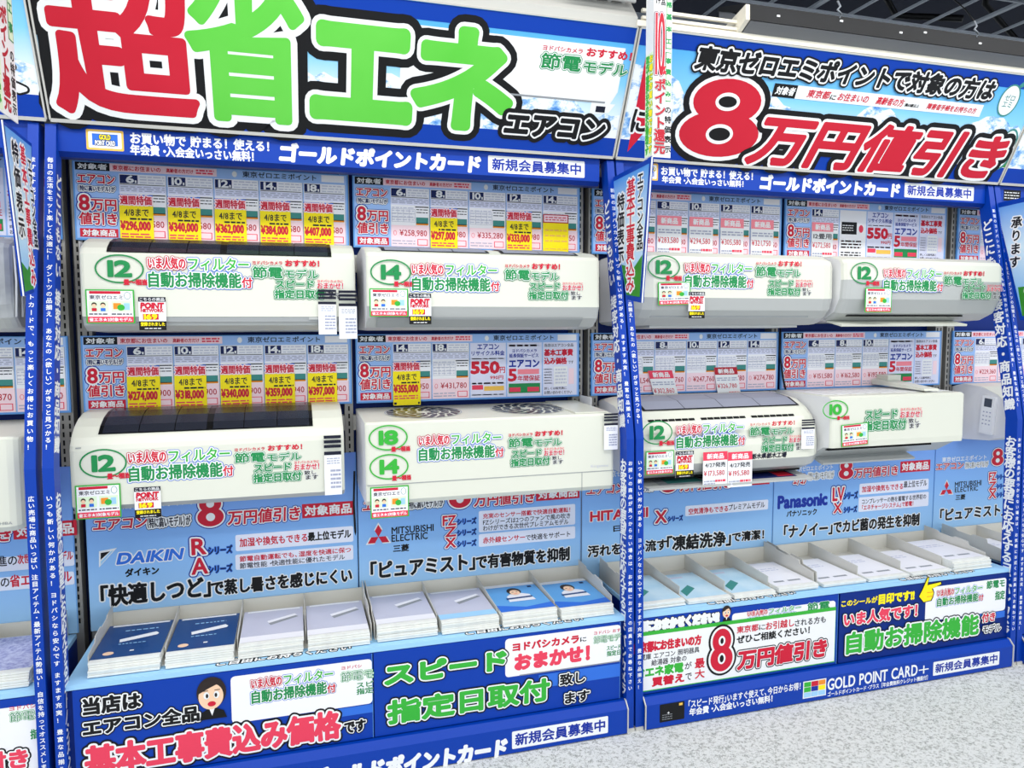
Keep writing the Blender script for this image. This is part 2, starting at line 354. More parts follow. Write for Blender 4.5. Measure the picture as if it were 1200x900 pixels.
for k in range(4):
    X = 1.8*(k-1)-.018; A, Bq = X+.012, X+1.788
    bay = thing('display_bay', (X+.9, 0, 0), BAYLAB[k], 'shelf bay'); bays.append(bay)
    bx(A, .02, .02, Bq, .05, 2.3, 'blue_dark').build('back_panel', bay)
    # rail that carries the lower units
    bx(A+.02, -.02, 1.065, Bq-.02, .02, 1.12, 'steel_light').build('cross_rail', bay)
    bx(A+.02, -.02, 1.64, Bq-.02, .02, 1.70, 'steel_light').build('cross_rail', bay)
    for px0 in (A, X+.862, Bq-.042):
        wd = .042 if px0 != X+.862 else .03
        b = bx(px0, -.03, 0.05, px0+wd, .02, 2.25, 'steel'); pp = b.build('slotted_post', bay)
        s = MB()
        n = 62 if wd > .035 else 30
        for i in range(62):
            z = .45+i*.0275
            for c in ((.25, .72) if wd > .035 else (.5,)): s.box(px0+wd*c-.0028, -.0306, z, px0+wd*c+.0028, -.029, z+.017, 'slot')
        s.build('slots', pp, kind='stuff')
    # header beam
    b = MB(); b.box(A+.02, -.235, 1.965, Bq-.02, -.19, 2.045, 'blue'); b.prism([(-.235, 1.965), (-.225, 1.95), (-.19, 1.95), (-.19, 1.965)], A+.02, Bq-.02, 'blue_dark'); b.build('header_beam', bay)
    bx(A, -.19, 2.035, Bq, .03, 2.05, 'steel').build('top_panel', bay)
    e0 = SEAM[k-1] if k > 0 else -1.82; e1 = SEAM[k]
    g0 = GAP[k-1] if k else .004; side_panel(bay, e0+g0, e0+g0+.029, 'right', EDGE_L)
    side_panel(bay, e1-GAP[k]-.028, e1-GAP[k], 'left', EDGE_R0 if k == 0 else EDGE_R)
    # counter with sloping light blue lip, front panel and kick board
    b = MB(); b.box(e0+.033, -.42, .115, e1-.033, .02, .40, 'blue_dark'); b.box(e0+.033, -.432, .40, e1-.033, .0, .415, 'sky_ice'); b.build('counter', bay)
    b = MB(); b.prism([(-.468, .004), (-.468, .092), (-.448, .114), (-.40, .114), (-.40, .004)], e0+.033, e1-.033, 'blue'); b.box(A+.022, -.40, 0, Bq-.022, 0, .05, 'blue_dark'); b.build('kick_board', bay)
    b = MB()
    for xx in (e0+.0345, e1-.0345):
        b.prism([(-.472, .004), (-.472, .094), (-.450, .118), (-.44, .118), (-.465, .089), (-.465, .004)], xx-.0015, xx+.0025, 'steel_light')
    b.build('end_trim', bay)
# header writing
HF = wallF(-.235)
def header(k, logo, l1, l2, gold, box_):
    t = MB(); 
    if logo:
        x0, y0, x1, y1 = HF.box(*logo); t.rrect(HF, x0, y0, x1, y1, .004, 'gold'); t.rrect(HF, x0+.006, y0+.006, x1-.006, y1-.006, .003, 'paper', Z0*2); t.rect(HF, x0+.016, y0+.014, x1-.016, y1-.012, 'blue_mid', Z0*3)
        hh = y1-y0; t.text(HF, 'GOLD', x0+.036, y0+hh*.52, x1-.036, y0+hh*.76, st('yellow', ('navy', .1)), z=Z0*4)
        t.text(HF, 'POINT CARD', x0+.024, y0+hh*.24, x1-.024, y0+hh*.47, st('white', ('navy', .1)), z=Z0*4)
    for s, bb in ((('お買い物で 貯まる！ 使える！'), l1), ('年会費・入会金いっさい無料！', l2)):
        if bb: t.text(HF, s, *HF.box(*bb), WB)
    if gold: t.text(HF, 'ゴールドポイントカード', *HF.box(*gold), [('white', .07)], shear=.12)
    if box_:
        x0, y0, x1, y1 = HF.box(*box_); t.rrect(HF, x0, y0, x1, y1, .004, 'white'); h = y1-y0; t.text(HF, '新規会員募集中', x0+.015, y0+h*.16, x1-.015, y1-h*.16, BI, z=Z0*2, res=3)
    return t
header(1, (101, 151, 175, 145), (153, 155, 168, 315), (153, 169, 181, 297), (328, 168, 188, 561), (572, 182, 202, 685)).build('lettering', bays[1])
header(2, (758, 191, 211, 771), (775, 195, 205, 882), (776, 206, 214, 871), (891, 205, 221, 1053), (1060, 214, 231, 1141)).build('lettering', bays[2])
t = MB(); x0, y0, x1, y1 = HF.box(1176, 222, 235, 1196); t.rrect(HF, x0, y0, x1, y1, .003, 'black'); t.dashes(HF, x0+.004, y0+.006, x1-.01, y1-.006, 3, 'white', .3); t.build('lettering', bays[3])
# kick board and counter writing
KF = wallF(-.468); TF = Frame((0, 0, .415), (1, 0, 0), (0, 1, 0))
t = MB(); t.text(KF, 'ゴールドポイントカード', *KF.box(365, 903, 925, 592), [('white', .07)], shear=.1)
x0, y0, x1, y1 = KF.box(600, 857.5, 878, 712.5); t.rrect(KF, x0, y0, x1, y1, .004, 'white'); t.text(KF, '新規会員募集中', x0+.012, y0+.01, x1-.012, y1-.01, BI, z=Z0*2, res=3)
t.text(TF, 'ご自由にお持ちください', .42, -.423, .82, -.385, WK, shear=.15); t.text(TF, 'ご自由にお持ちください', 1.20, -.423, 1.62, -.385, WK, shear=.15)
t.build('lettering', bays[1])
t = MB()
t.text(TF, 'ご自由にお持ちください', 2.12, -.423, 2.50, -.385, WK, shear=.15); t.text(TF, 'ご自由にお持ちください', 3.0, -.423, 3.38, -.385, WK, shear=.15)
x0, y0, x1, y1 = KF.box(773, 826, 847, 802); t.rrect(KF, x0, y0, x1, y1, .003, 'black'); t.dashes(KF, x0+.01, y0+.006, x0+.05, y0+.03, 3, 'mid_grey', .3); t.text(KF, '+', x0+.03, y0+.028, x0+.04, y0+.036, WT, z=Z0*2); t.rect(KF, x1-.022, y1-.014, x1-.008, y1-.005, 'gold', Z0*2)
t.text(KF, '「スピード発行」いますぐ使えて、今日からお得！', *KF.box(807, 821, 830, 938), WT)
t.text(KF, '年会費・入会金いっさい無料！', *KF.box(808, 830.5, 839, 905), WB)
x0, y0, x1, y1 = KF.box(941, 799, 819, 968); t.rect(KF, x0, y0, x1, y1, 'white')
cw = (x1-x0-.006)/3; chh = (y1-y0-.006)/3
for i, cc in enumerate(['sky_ice', 'sky_ice', 'sky_ice', 'green', 'blue_ink', 'yellow', 'green', 'gold', 'orange']):
    r_, c_ = divmod(i, 3); t.rect(KF, x0+.004+c_*cw, y0+.004+r_*chh, x0+.002+(c_+1)*cw, y0+.002+(r_+1)*chh, cc, Z0*2)
t.rect(KF, x0+.004+cw, y1-.003-chh, x0+.002+2*cw, y1-.004, 'red', Z0*3)
t.text(KF, 'GOLD POINT CARD', *KF.box(970, 796, 809, 1075), WT, res=3); t.text(KF, '＋', *KF.box(1077, 781, 790, 1088), WT)
t.text(KF, 'ゴールドポイントカード・プラス［年会費無料クレジット機能付］', *KF.box(970, 811, 816.5, 1087), WT)
x0, y0, x1, y1 = KF.box(1093.5, 776, 792, 1171); t.rrect(KF, x0, y0, x1, y1, .004, 'white'); t.text(KF, '新規会員募集中', x0+.012, y0+.01, x1-.012, y1-.01, BI, z=Z0*2, res=3)
t.build('lettering', bays[2])
# ================================================================== STICKER BLOCKS
def sub(B_, a, c, d, e): x0, y0, x1, y1 = B_; w_, h_ = x1-x0, y1-y0; return x0+a*w_, y0+c*h_, x0+d*w_, y0+e*h_
def blk_filter(t, fr, B_, z=Z0, res=2):
    t.text(fr, 'いま人気の', *sub(B_, 0, .60, .35, .97), st('red', ('red_deep', .15), ('white', .10)), z=z, res=res)
    t.text(fr, 'フィルター', *sub(B_, .38, .58, .97, .98), st('green', ('blue_mid', .15), ('white', .11), bold=.02), z=z, res=res)
    t.text(fr, '自動お掃除機能', *sub(B_, 0, .02, .89, .50), st('green_dark', ('blue_mid', .14), ('white', .10)), z=z, res=res)
    t.text(fr, '付', *sub(B_, .90, .03, 1, .36), RWB, z=z, res=res)
def blk_setsu(t, fr, B_, z=Z0, res=2):
    t.text(fr, 'ヨドバシカメラ', *sub(B_, 0, .74, .44, .93), [('red', .03)], z=z, res=res)
    t.text(fr, 'おすすめ！', *sub(B_, .49, .68, 1, 1), [('red', .05)], z=z, res=res)
    G = st('green_dark', ('green_dark', .13), ('white', .085), bold=.03)
    t.text(fr, '節電', *sub(B_, 0, .02, .44, .62), G, z=z, res=res)
    t.text(fr, 'モデル', *sub(B_, .48, .02, .98, .50), G, z=z, res=res)
def blk_speed(t, fr, B_, z=Z0, res=2):
    G = st('green_dark', ('green_dark', .16), ('white', .095), bold=.045)
    t.text(fr, 'スピード', *sub(B_, .02, .56, .56, .94), G, z=z, res=res)
    t.text(fr, 'ヨドバシカメラに', *sub(B_, .62, .86, 1, 1), [('red_soft', .02)], z=z, res=res)
    t.text(fr, 'おまかせ！', *sub(B_, .62, .54, 1, .84), st('red', ('white', .08)), z=z, res=res)
    t.text(fr, '指定日取付', *sub(B_, 0, .02, .72, .46), G, z=z, res=res)
    t.text(fr, '致し', *sub(B_, .77, .27, .95, .48), KW, z=z, res=res); t.text(fr, 'ます', *sub(B_, .79, .02, .98, .24), KW, z=z, res=res)
# ================================================================== BANNERS
BO = np.array([0, -.255, 2.05]); BU = np.array([0, -.19, .38])
def banner(x0, x1, label, k):
    fr = Frame(BO, (1, 0, 0), BU); H = .4275
    th = thing('banner_sign', ((x0+x1)/2, -.25, 2.05), label, 'banner')
    b = MB(); b.slab(fr, x0, 0, x1, H, -.02, 0, 'banner_sky'); b.build('panel', th)
    b = MB()
    for a in ((x0, -.006, x1, .004), (x0, H-.002, x1, H+.004)): b.slab(fr, *a, -.02, .004, 'steel_light')
    b.slab(fr, x0-.003, 0, x0+.002, H, -.02, .004, 'steel_light'); b.slab(fr, x1-.002, 0, x1+.003, H, -.02, .004, 'steel_light'); b.build('edge_trim', th)
    t = MB()
    # snowy ridge
    P = []; x = x0; random.seed(20+k); n = 60
    for i in range(n+1):
        u = i/n; P.append((x0+.004+(x1-x0-.008)*u, .15+.08*abs(math.sin(u*9+k))+.04*math.sin(u*23+1)+(.11*math.exp(-((u-.09)/.10)**2)+.06*math.exp(-((u-.93)/.08)**2) if k == 2 else 0)+random.uniform(-.012, .012)))
    for i in range(n): t.poly(fr, [(P[i][0], .05), (P[i+1][0], .05), P[i+1], P[i]], 'mountain')
    t.rect(fr, x0+.003, .004, x1-.003, .066, 'blue', Z0*2); t.rect(fr, x0+.003, H-.052, x1-.003, H-.004, 'blue', Z0*2)
    return th, fr, t
BIG = lambda c: st(c, ('black', .135), ('white', .07), bold=.028)
def bt(t, fr, s, bb, layers, res=6, shear=0, z=Z0*3): t.text(fr, s, *fr.box(*bb), layers, res=res, shear=shear, z=z)
# bay 1 banner
th, fr, t = banner(.006, 1.794, 'large banner with huge red and green outlined characters', 1)
x0, y0 = fr.px(505, 78); x1, y1 = fr.px(737, 58)
ay0, ay1 = .20, .36
ax0 = fr.px(470, 60)[0]; ax1 = 1.765
t.poly(fr, [(ax0, ay0-.02), (ax1-.02, ay0-.02), (ax1, ay0+.02), (ax1, ay1), (ax0, ay1)], 'white', Z0*2); t.rect(fr, ax0+.05, ay0-.02, ax1-.04, ay0-.014, 'mid_grey', Z0*3); t.poly(fr, [(ax1-.09, ay0-.06), (ax1-.02, ay0-.05), (ax1-.0, ay0-.02), (ax1-.09, ay0-.02)], 'white', Z0*2); t.rect(fr, ax1-.07, ay0-.05, ax1-.035, ay0-.03, 'ink', Z0*3)
blk_setsu(t, fr, fr.box(635, 50, 80, 738), z=Z0*3, res=3)
bt(t, fr, '超', (58, -52, 126, 224), BIG('red_big')); bt(t, fr, '省', (222, -48, 134, 352), BIG('green_big'))
bt(t, fr, 'エ', (370, 30, 132, 478), [('black', .15), ('white', .085), ('green_big', .05)], z=Z0*3)
bt(t, fr, 'ネ', (488, 31, 143, 598), [('black', .15), ('white', .085), ('green_big', .05)])
t.text(fr, 'エアコン', *fr.box(592, 133, 156, 706), [('black', .30), ('white', .13), ('black', .06)], res=4, z=Z0*7, shear=.1)
t.build('lettering', th)
th, fr, t = banner(1.806, 3.594, 'large banner advertising a red discount in outlined characters', 2)
q = [fr.px(735, 178), fr.px(760, 60), fr.px(775, 60), fr.px(769, 178), fr.px(745, 165)]
t.poly(fr, [fr.px(735, 178), fr.px(766, 142), fr.px(775, 40), fr.px(758, 60)], 'red', Z0*3)
t.text(fr, 'に', *fr.box(741, 128, 154, 757), KW, res=4, z=Z0*4)
LG = fr.box(1168, 95, 137, 1196)
cx, cy = (LG[0]+LG[2])/2, (LG[1]+LG[3])/2
t.ell(fr, cx, cy, .05, .062, 'white', Z0*3); t.ring(fr, cx, cy, .05, .062, .006, 'teal', Z0*4)
t.text(fr, 'ゼロ', cx-.025, cy+.0, cx+.025, cy+.022, [('teal', .01)], z=Z0*4); t.text(fr, 'エミ', cx-.025, cy-.026, cx+.022, cy-.004, [('teal', .01)], z=Z0*4); t.poly(fr, [(cx+.02, cy+.06), (cx+.045, cy+.085), (cx+.05, cy+.06), (cx+.03, cy+.05)], 'teal', Z0*4)
t.rect(fr, 3.36, .068, 3.592, .10, 'grass', Z0*2); t.ell(fr, 3.55, .14, .05, .085, 'white', Z0*3); t.ring(fr, 3.55, .14, .05, .085, .008, 'teal', Z0*4)
x0, y0, x1, y1 = fr.box(906, 97, 113, 1150); t.rect(fr, x0, y0, x1, y1, 'white', Z0*3); xk = fr.box(906, 97, 113, 933)[2]; t.rect(fr, x0, y0, xk, y1, 'black', Z0*4)
h = y1-y0; t.text(fr, '対象者', x0+.01, y0+h*.2, xk-.01, y1-h*.2, WB, z=Z0*5, shear=.2)
def seg(u0, u1, s, l, a=.2, c=.8): t.text(fr, s, x0+(x1-x0)*u0, y0+h*a, x0+(x1-x0)*u1, y0+h*c, l, z=Z0*5, shear=.2, res=3)
seg(.15, .25, '東京都', R_); seg(.255, .28, 'に', KB, .2, .55); seg(.29, .43, 'お住まいの', R_); seg(.47, .60, '高齢者の方', R_); seg(.61, .68, '満65歳以上', KB, .25, .5); seg(.72, .97, '障害者手帳をお持ちの方', R_, .22, .7)
bt(t, fr, '東京ゼロエミポイントで対象の方は', (816, 53, 80, 1163), st('black', ('black', .21), ('white', .13), bold=.05), res=4, shear=.08, z=Z0*12)
E8 = fr.box(800, 86, 181, 893); t.eight(fr, *E8, z=Z0*4, fill='red_big', outs=(('black', .14), ('white', .055)))
t.text(fr, '万円値引き', *fr.box(880, 133, 190, 1168), st('red_big', ('black', .20), ('white', .10), bold=.045), res=6, shear=.25, z=Z0*8)
t.build('lettering', th)
th, fr, t = banner(-1.794, -.006, 'snow mountain banner cut off at the left edge', 0)
t.text(fr, 'ス', *fr.box(-60, 70, 100, 27), BIG('white'), res=4, z=Z0*3); t.build('lettering', th)
th, fr, t = banner(3.606, 5.394, 'banner section beyond the last blue post on the right', 3)
t.build('lettering', th)
# light housings above the banners
for (x0, x1, lab) in ((2.19, 3.59, 'long grey lamp housing above the red discount banner'), (3.61, 5.39, 'lamp housing above the banner at the right edge')):
    th = thing('lamp_housing', ((x0+x1)/2, -.4, 2.44), lab, 'lamp housing')
    b = MB(); b.prism([(-.445, 2.452), (-.50, 2.477), (-.30, 2.60), (-.30, 2.452)], x0, x1, 'housing'); b.build('case', th)
    b = MB(); b.prism([(-.503, 2.478), (-.500, 2.532), (-.47, 2.545), (-.30, 2.60), (-.30, 2.585), (-.497, 2.50)], x0-.004, x1, 'housing_dark'); b.build('top_cover', th)
    b = MB()
    for q in range(8): xx = x0+.10+q*.21+.05*(q % 3); b.box(xx, -.5045, 2.50+.012*(q % 2), xx+.012, -.500, 2.506+.012*(q % 2), 'white')
    b.build('screw', th, kind='stuff')
    b = MB(); b.prism([(-.452, 2.436), (-.452, 2.455), (-.43, 2.455), (-.43, 2.436)], x0-.4 if x0 < 3 else x0, x1, 'lip'); b.build('lip', th)
    b = MB(); b.prism([(-.449, 2.456), (-.500, 2.480), (-.498, 2.53), (-.36, 2.50), (-.36, 2.456)], x0-.020, x0-.004, 'lip'); b.build('end_cap', th)
    if x0 < 3:
        for zz in (2.462, 2.486): b = MB(); b.box(x0-.38, -.448, zz, x0-.02, -.436, zz+.010, 'lip'); b.build('side_bar', th)
    for hx in (x0+.36, x0+.98):
        b = MB(); b.tube([(hx, -.50, 2.525), (hx+.008, -.50, 2.540), (hx-.006, -.495, 2.555), (hx+.010, -.49, 2.570), (hx+.002, -.485, 2.59)], .004, 'bar'); b.build('hook', th)
        b = MB(); b.tube([(hx+.002, -.485, 2.59), (hx+.03, -.42, 2.66), (hx+.01, -.3, 2.8), (hx+.05, .2, 3.2)], .0025, 'cable'); b.build('wire', th)
th = thing('lamp_housing', (1.2, -.4, 2.44), 'pale grey lamp housing above the green lettered banner', 'lamp housing')
b = MB(); b.prism([(-.445, 2.436), (-.455, 2.46), (-.40, 2.53), (-.30, 2.54), (-.30, 2.45)], .1, 1.79, 'steel_light'); b.build('case', th)
for xx in (1.55, 1.60, 1.65, 1.70, 1.75):
    b = MB(); b.box(xx, -.5, 2.52, xx+.012, -.38, 2.55, 'lamp_body'); b.build('louvre_bar', th)
for yy in (-.5, -.44, -.385): b = MB(); b.box(1.53, yy, 2.515, 1.79, yy+.01, 2.555, 'lamp_body'); b.build('louvre_bar', th)
# ================================================================== PRICE BOARDS
def num_badge(t, F_, x, y, w_, h_, s):
    t.rect(F_, x, y, x+w_, y+h_, 'navy', Z0*3); t.text(F_, s, x+w_*(.22 if len(s) > 1 else .36), y+h_*.1, x+w_*.78, y+h_*.92, [('white', .04)], z=Z0*4); t.rect(F_, x+w_*.84, y+h_*.1, x+w_*.94, y+h_*.4, 'white', Z0*4)
def board_head(t, F_, W, H):
    t.rect(F_, .008, H*.885, W*.125, H*.985, 'black', Z0*3)
    t.text(F_, '対象者', .016, H*.90, W*.125-.008, H*.97, WB, z=Z0*4)
    t.rect(F_, W*.125, H*.885, W*.50, H*.985, 'pinkpale', Z0*3)
    t.text(F_, '東京都にお住まいの', W*.135, H*.902, W*.30, H*.965, R_, z=Z0*4); t.text(F_, '高齢者の方だけ', W*.32, H*.905, W*.415, H*.96, R_, z=Z0*4)
    t.dashes(F_, W*.425, H*.90, W*.49, H*.97, 2, 'red_soft', .6, Z0*4)
    t.ell(F_, W*.565, H*.93, .008, .010, 'white', Z0*3, 12)
    t.text(F_, '東京ゼロエミポイント', W*.595, H*.895, W*.875, H*.975, K, z=Z0*4)
    t.rect(F_, W*.895, H*.885, W*.985, H*.98, 'paper', Z0*3)
    # left column
    t.text(F_, 'エアコン', .014, H*.72, W*.14, H*.83, RWB, z=Z0*3)
    t.text(F_, '（特に高いモデル）が', .016, H*.62, W*.14, H*.69, st('navy', ('navy', .24), ('white', .17), bold=.03), z=Z0*3)
    t.text(F_, '8', .016, H*.38, .044, H*.57, RWB, z=Z0*3, res=3); t.text(F_, '万円', .050, H*.38, W*.142, H*.52, RWB, z=Z0*3, res=3)
    t.text(F_, '値引き', .014, H*.20, W*.142, H*.35, RWB, z=Z0*3, res=3)
    t.rect(F_, .014, H*.04, W*.145, H*.15, 'red', Z0*3); t.text(F_, '対象商品', .022, H*.055, W*.145-.007, H*.135, WB, z=Z0*4)
def card(t, F_, x, w_, H, num, price, price2=None):
    t.rect(F_, x, H*.03, x+w_, H*.86, 'paper', Z0*2)
    t.rect(F_, x, H*.62, x+w_, H*.72, 'lilac', Z0*3)
    num_badge(t, F_, x+.002, H*.74, w_*.38, H*.11, num)
    t.dashes(F_, x+w_*.44, H*.74, x+w_*.97, H*.85, 3, 'dash_pale', .4, Z0*3)
    t.rect(F_, x+.002, H*.725, x+w_-.003, H*.733, 'ink', Z0*4)
    t.dashes(F_, x+.004, H*.635, x+w_-.004, H*.71, 3, 'dash', .4, Z0*4, 9)
    for i in range(4): t.rect(F_, x+.003, H*(.38+i*.06), x+w_*.62, H*(.384+i*.06), 'dash', Z0*4)
    for i in range(5): t.rect(F_, x+.003+i*w_*.15, H*.38, x+.004+i*w_*.15, H*.56, 'dash', Z0*4)
    t.dashes(F_, x+.004, H*.39, x+w_*.6, H*.60, 5, 'dash_pale', .35, Z0*4, 6)
    t.rect(F_, x+w_*.64, H*.36, x+w_*.98, H*.60, 'paper', Z0*4); t.rect(F_, x+w_*.65, H*.36, x+w_*.97, H*.45, 'teal', Z0*5); t.rect(F_, x+w_*.65, H*.34, x+w_*.97, H*.37, 'orange', Z0*5); t.dashes(F_, x+w_*.66, H*.50, x+w_*.96, H*.58, 2, 'ink', .3, Z0*5, 3); t.rect(F_, x+w_*.63, H*.59, x+w_*.98, H*.605, 'ink', Z0*5)
    t.rect(F_, x, H*.03, x+w_, H*.33, 'pinkpale', Z0*3)
    if price:
        t.text(F_, '¥'+price, x+w_*.22, H*.17, x+w_*.93, H*.27, [('red_deep', .01)], z=Z0*4)
        t.ring(F_, x+w_*.10, H*.22, .006, .009, .0015, 'red_soft', Z0*4, 12)
    t.dashes(F_, x+.004, H*.05, x+w_*.62, H*.13, 2, 'dash', .35, Z0*4, 4); t.rect(F_, x+w_*.68, H*.05, x+w_*.95, H*.14, 'red_soft', Z0*4); t.rect(F_, x+w_*.70, H*.06, x+w_*.93, H*.13, 'pinkpale', Z0*5)
    t.rect(F_, x+w_, H*.03, x+w_+.001, H*.86, 'mid_grey', Z0*4)
def info_recycle(t, F_, x, w_, H):
    t.rect(F_, x, H*.03, x+w_, H*.86, 'lilac', Z0*2)
    t.text(F_, 'エアコン', x+w_*.2, H*.76, x+w_*.8, H*.84, BI, z=Z0*3); t.text(F_, 'リサイクル料金', x+w_*.04, H*.67, x+w_*.96, H*.74, BI, z=Z0*3); t.dashes(F_, x+.006, H*.60, x+w_-.01, H*.64, 1, 'dash', .4)
    t.text(F_, '550', x+w_*.03, H*.40, x+w_*.80, H*.57, [('red', .06)], z=Z0*3); t.text(F_, '円', x+w_*.83, H*.40, x+w_*.97, H*.49, R_, z=Z0*3)
    t.text(F_, '990円', x+w_*.55, H*.30, x+w_*.92, H*.36, R_, z=Z0*3); t.dashes(F_, x+.006, H*.22, x+w_-.01, H*.27, 1, 'red_soft', .5); t.rect(F_, x+.006, H*.15, x+w_*.35, H*.22, 'red_soft', Z0*3); t.rect(F_, x+w_*.38, H*.13, x+w_-.008, H*.20, 'gold', Z0*3); t.dashes(F_, x+.006, H*.05, x+w_-.01, H*.09, 1, 'dash', .4)
def info_five(t, F_, x, w_, H):
    t.rect(F_, x, H*.03, x+w_, H*.86, 'lilac', Z0*2)
    t.dashes(F_, x+.008, H*.79, x+w_-.012, H*.84, 1, 'red_soft', .6); t.text(F_, 'ヨドバシカメラ', x+w_*.15, H*.71, x+w_*.85, H*.76, BI, z=Z0*3); t.text(F_, '延長保証サービス', x+w_*.06, H*.63, x+w_*.9, H*.69, BI, z=Z0*3)
    t.text(F_, 'エアコン', x+w_*.06, H*.48, x+w_*.92, H*.59, st('blue_ink', bold=.045), z=Z0*3); t.text(F_, '5', x+w_*.04, H*.27, x+w_*.26, H*.45, [('red', .04)], z=Z0*3)
    t.rect(F_, x+w_*.30, H*.37, x+w_*.92, H*.45, 'pink', Z0*3); t.text(F_, '年間保証', x+w_*.30, H*.27, x+w_*.94, H*.35, R_, z=Z0*3)
    t.rect(F_, x+w_*.04, H*.08, x+w_*.95, H*.23, 'green_dark', Z0*3); t.rect(F_, x+w_*.06, H*.10, x+w_*.38, H*.17, 'red_soft', Z0*4); t.rect(F_, x+w_*.58, H*.10, x+w_*.92, H*.17, 'red_soft', Z0*4)
def info_price(t, F_, x, w_, H):
    t.rect(F_, x, H*.03, x+w_, H*.86, 'lilac', Z0*2)
    t.text(F_, '当店はエアコン全品', x+w_*.04, H*.79, x+w_*.9, H*.84, K, z=Z0*3); t.text(F_, '基本工事費', x+w_*.04, H*.65, x+w_*.88, H*.75, [('red', .05)], z=Z0*3); t.text(F_, '込み価格', x+w_*.04, H*.52, x+w_*.70, H*.62, [('red', .05)], z=Z0*3); t.text(F_, 'です', x+w_*.75, H*.52, x+w_*.9, H*.57, K, z=Z0*3)
    t.rect(F_, x+w_*.32, H*.17, x+w_*.72, H*.48, 'white', Z0*3); t.dashes(F_, x+w_*.04, H*.20, x+w_*.26, H*.46, 6, 'dash', .35); t.dashes(F_, x+w_*.36, H*.2, x+w_*.7, H*.46, 5, 'dash_pale', .5, Z0*4); t.rect(F_, x+w_*.76, H*.2, x+w_*.92, H*.45, 'pinkpale', Z0*3)
    t.text(F_, '詳しくは販売員に', x+w_*.04, H*.12, x+w_*.7, H*.16, K, z=Z0*3); t.text(F_, 'お問い合わせください', x+w_*.04, H*.05, x+w_*.86, H*.10, K, z=Z0*3)
BOARD_Y = -.035
def board(x0, z0, cols, label, W=.866, H=.252):
    F_ = Frame((x0, BOARD_Y-.006, z0), (1, 0, 0), (0, 0, 1))
    th = thing('price_board', (x0+W/2, BOARD_Y, z0), label, 'price board')
    b = MB(); b.slab(F_, 0, 0, W, H, -.008, 0, 'board_edge'); b.build('board', th)
    t = MB(); t.rect(F_, .005, .006, W-.005, H-.003, 'lilac' if False else 'board_face', Z0)
    board_head(t, F_, W, H); x = W*.155; n = len(cols); pos = []
    cw_ = (W-x-.006)/5
    for c in cols:
        k = c[0]
        w_ = cw_*(c[2] if len(c) > 2 and not isinstance(c[2], str) else 1)-.005
        if k == 'R': info_recycle(t, F_, x, cw_-.005, H)
        elif k == '5': info_five(t, F_, x, cw_-.005, H)
        elif k == 'P': info_price(t, F_, x, cw_-.005, H)
        elif k == 'K':
            t.rect(F_, x, H*.03, x+cw_-.005, H*.86, 'paper', Z0*2); t.rect(F_, x+.01, H*.45, x+cw_*.62, H*.66, 'black', Z0*3); t.dashes(F_, x+.015, H*.5, x+cw_*.5, H*.62, 3, 'white', .3, Z0*4); t.ell(F_, x+cw_*.78, H*.55, .012, .017, 'red_soft', Z0*3, 14); t.dashes(F_, x+.01, H*.2, x+cw_*.8, H*.36, 3, 'red_soft', .5); t.dashes(F_, x+.01, H*.07, x+cw_*.8, H*.16, 2, 'dash', .5)
        else: card(t, F_, x, cw_-.005, H, k, c[1])
        pos.append((x, cw_-.005)); x += cw_
    t.build('lettering', th)
    return F_, pos, H
mat('board_face', '#9cc0f4')
def price_tag(F_, x, w_, ytop, ybot, price, label, style='yellow', head='週間特価', date='4/8まで', group='price tags on the boards', tilt=0.0):
    o_ = F_.w(x, ybot, .006+.012*tilt); up = F_.w(x+tilt*.25*(ytop-ybot)*-1, ytop, .004)-o_
    T_ = Frame(o_, F_.ux, up); h = ytop-ybot
    bg = {'yellow': 'yellow', 'white': 'white', 'red': 'white', 'pink': 'white'}[style]
    b = MB(); b.slab(T_, 0, 0, w_, h, -.001, 0, bg); o = b.build('price_tag', loc=T_.w(w_/2, 0)); tag(o, label, 'price tag', group)
    t = MB()
    if style == 'yellow':
        t.rect(T_, 0, h*.78, w_, h, 'blue_mid'); t.text(T_, head, w_*.04, h*.80, w_*.96, h*.97, st('red', ('pinkpale', .16), bold=.03), z=Z0*2)
        t.text(T_, date, w_*.14, h*.57, w_*.86, h*.72, K, z=Z0*2); t.dashes(T_, w_*.3, h*.49, w_*.95, h*.54, 1, 'ink', .7)
        t.text(T_, '¥'+price, w_*.03, h*.27, w_*.90, h*.47, [('red', .04)], z=Z0*2, res=2); t.dashes(T_, w_*.04, h*.13, w_*.9, h*.24, 2, 'red_soft', .5); t.rect(T_, w_*.03, h*.02, w_*.97, h*.07, 'ink', Z0*2); t.rect(T_, w_*.12, h*.02, w_*.9, h*.07, 'yellow', Z0*3)
    elif style == 'faint':
        pass
    else:
        hc = {'white': 'pink', 'red': 'red_deep', 'pink': 'red_soft'}[style]
        t.rect(T_, 0, h*.76, w_, h, hc); t.text(T_, head, w_*.16, h*.80, w_*.84, h*.95, WB, z=Z0*2)
        if date: t.text(T_, date, w_*.08, h*.56, w_*.92, h*.70, K, z=Z0*2)
        else: t.dashes(T_, w_*.05, h*.55, w_*.95, h*.68, 2, 'dash', .5)
        t.text(T_, '¥'+price, w_*.03, h*.30, w_*.88, h*.47, [('red', .005)], z=Z0*2); t.dashes(T_, w_*.04, h*.06, w_*.5, h*.20, 2, 'dash', .5); t.dashes(T_, w_*.5, h*.12, w_*.95, h*.22, 1, 'red_soft', .6)
    t.build('lettering', o); return o
Z1b, Z2b = 1.726, 1.165
NTH = ['leftmost', 'second', 'third', 'fourth', 'fifth']
def ytags(res, spec, where):
    F_, pos, H = res
    for i, p in spec.items():
        x, w_ = pos[i]; price_tag(F_, x-.002, w_*.72, H*.60, -.012, p, '%s yellow price tag on the %s board, reading ¥%s' % (NTH[sorted(spec).index(i)], where, p))
for k in range(4):
    pass
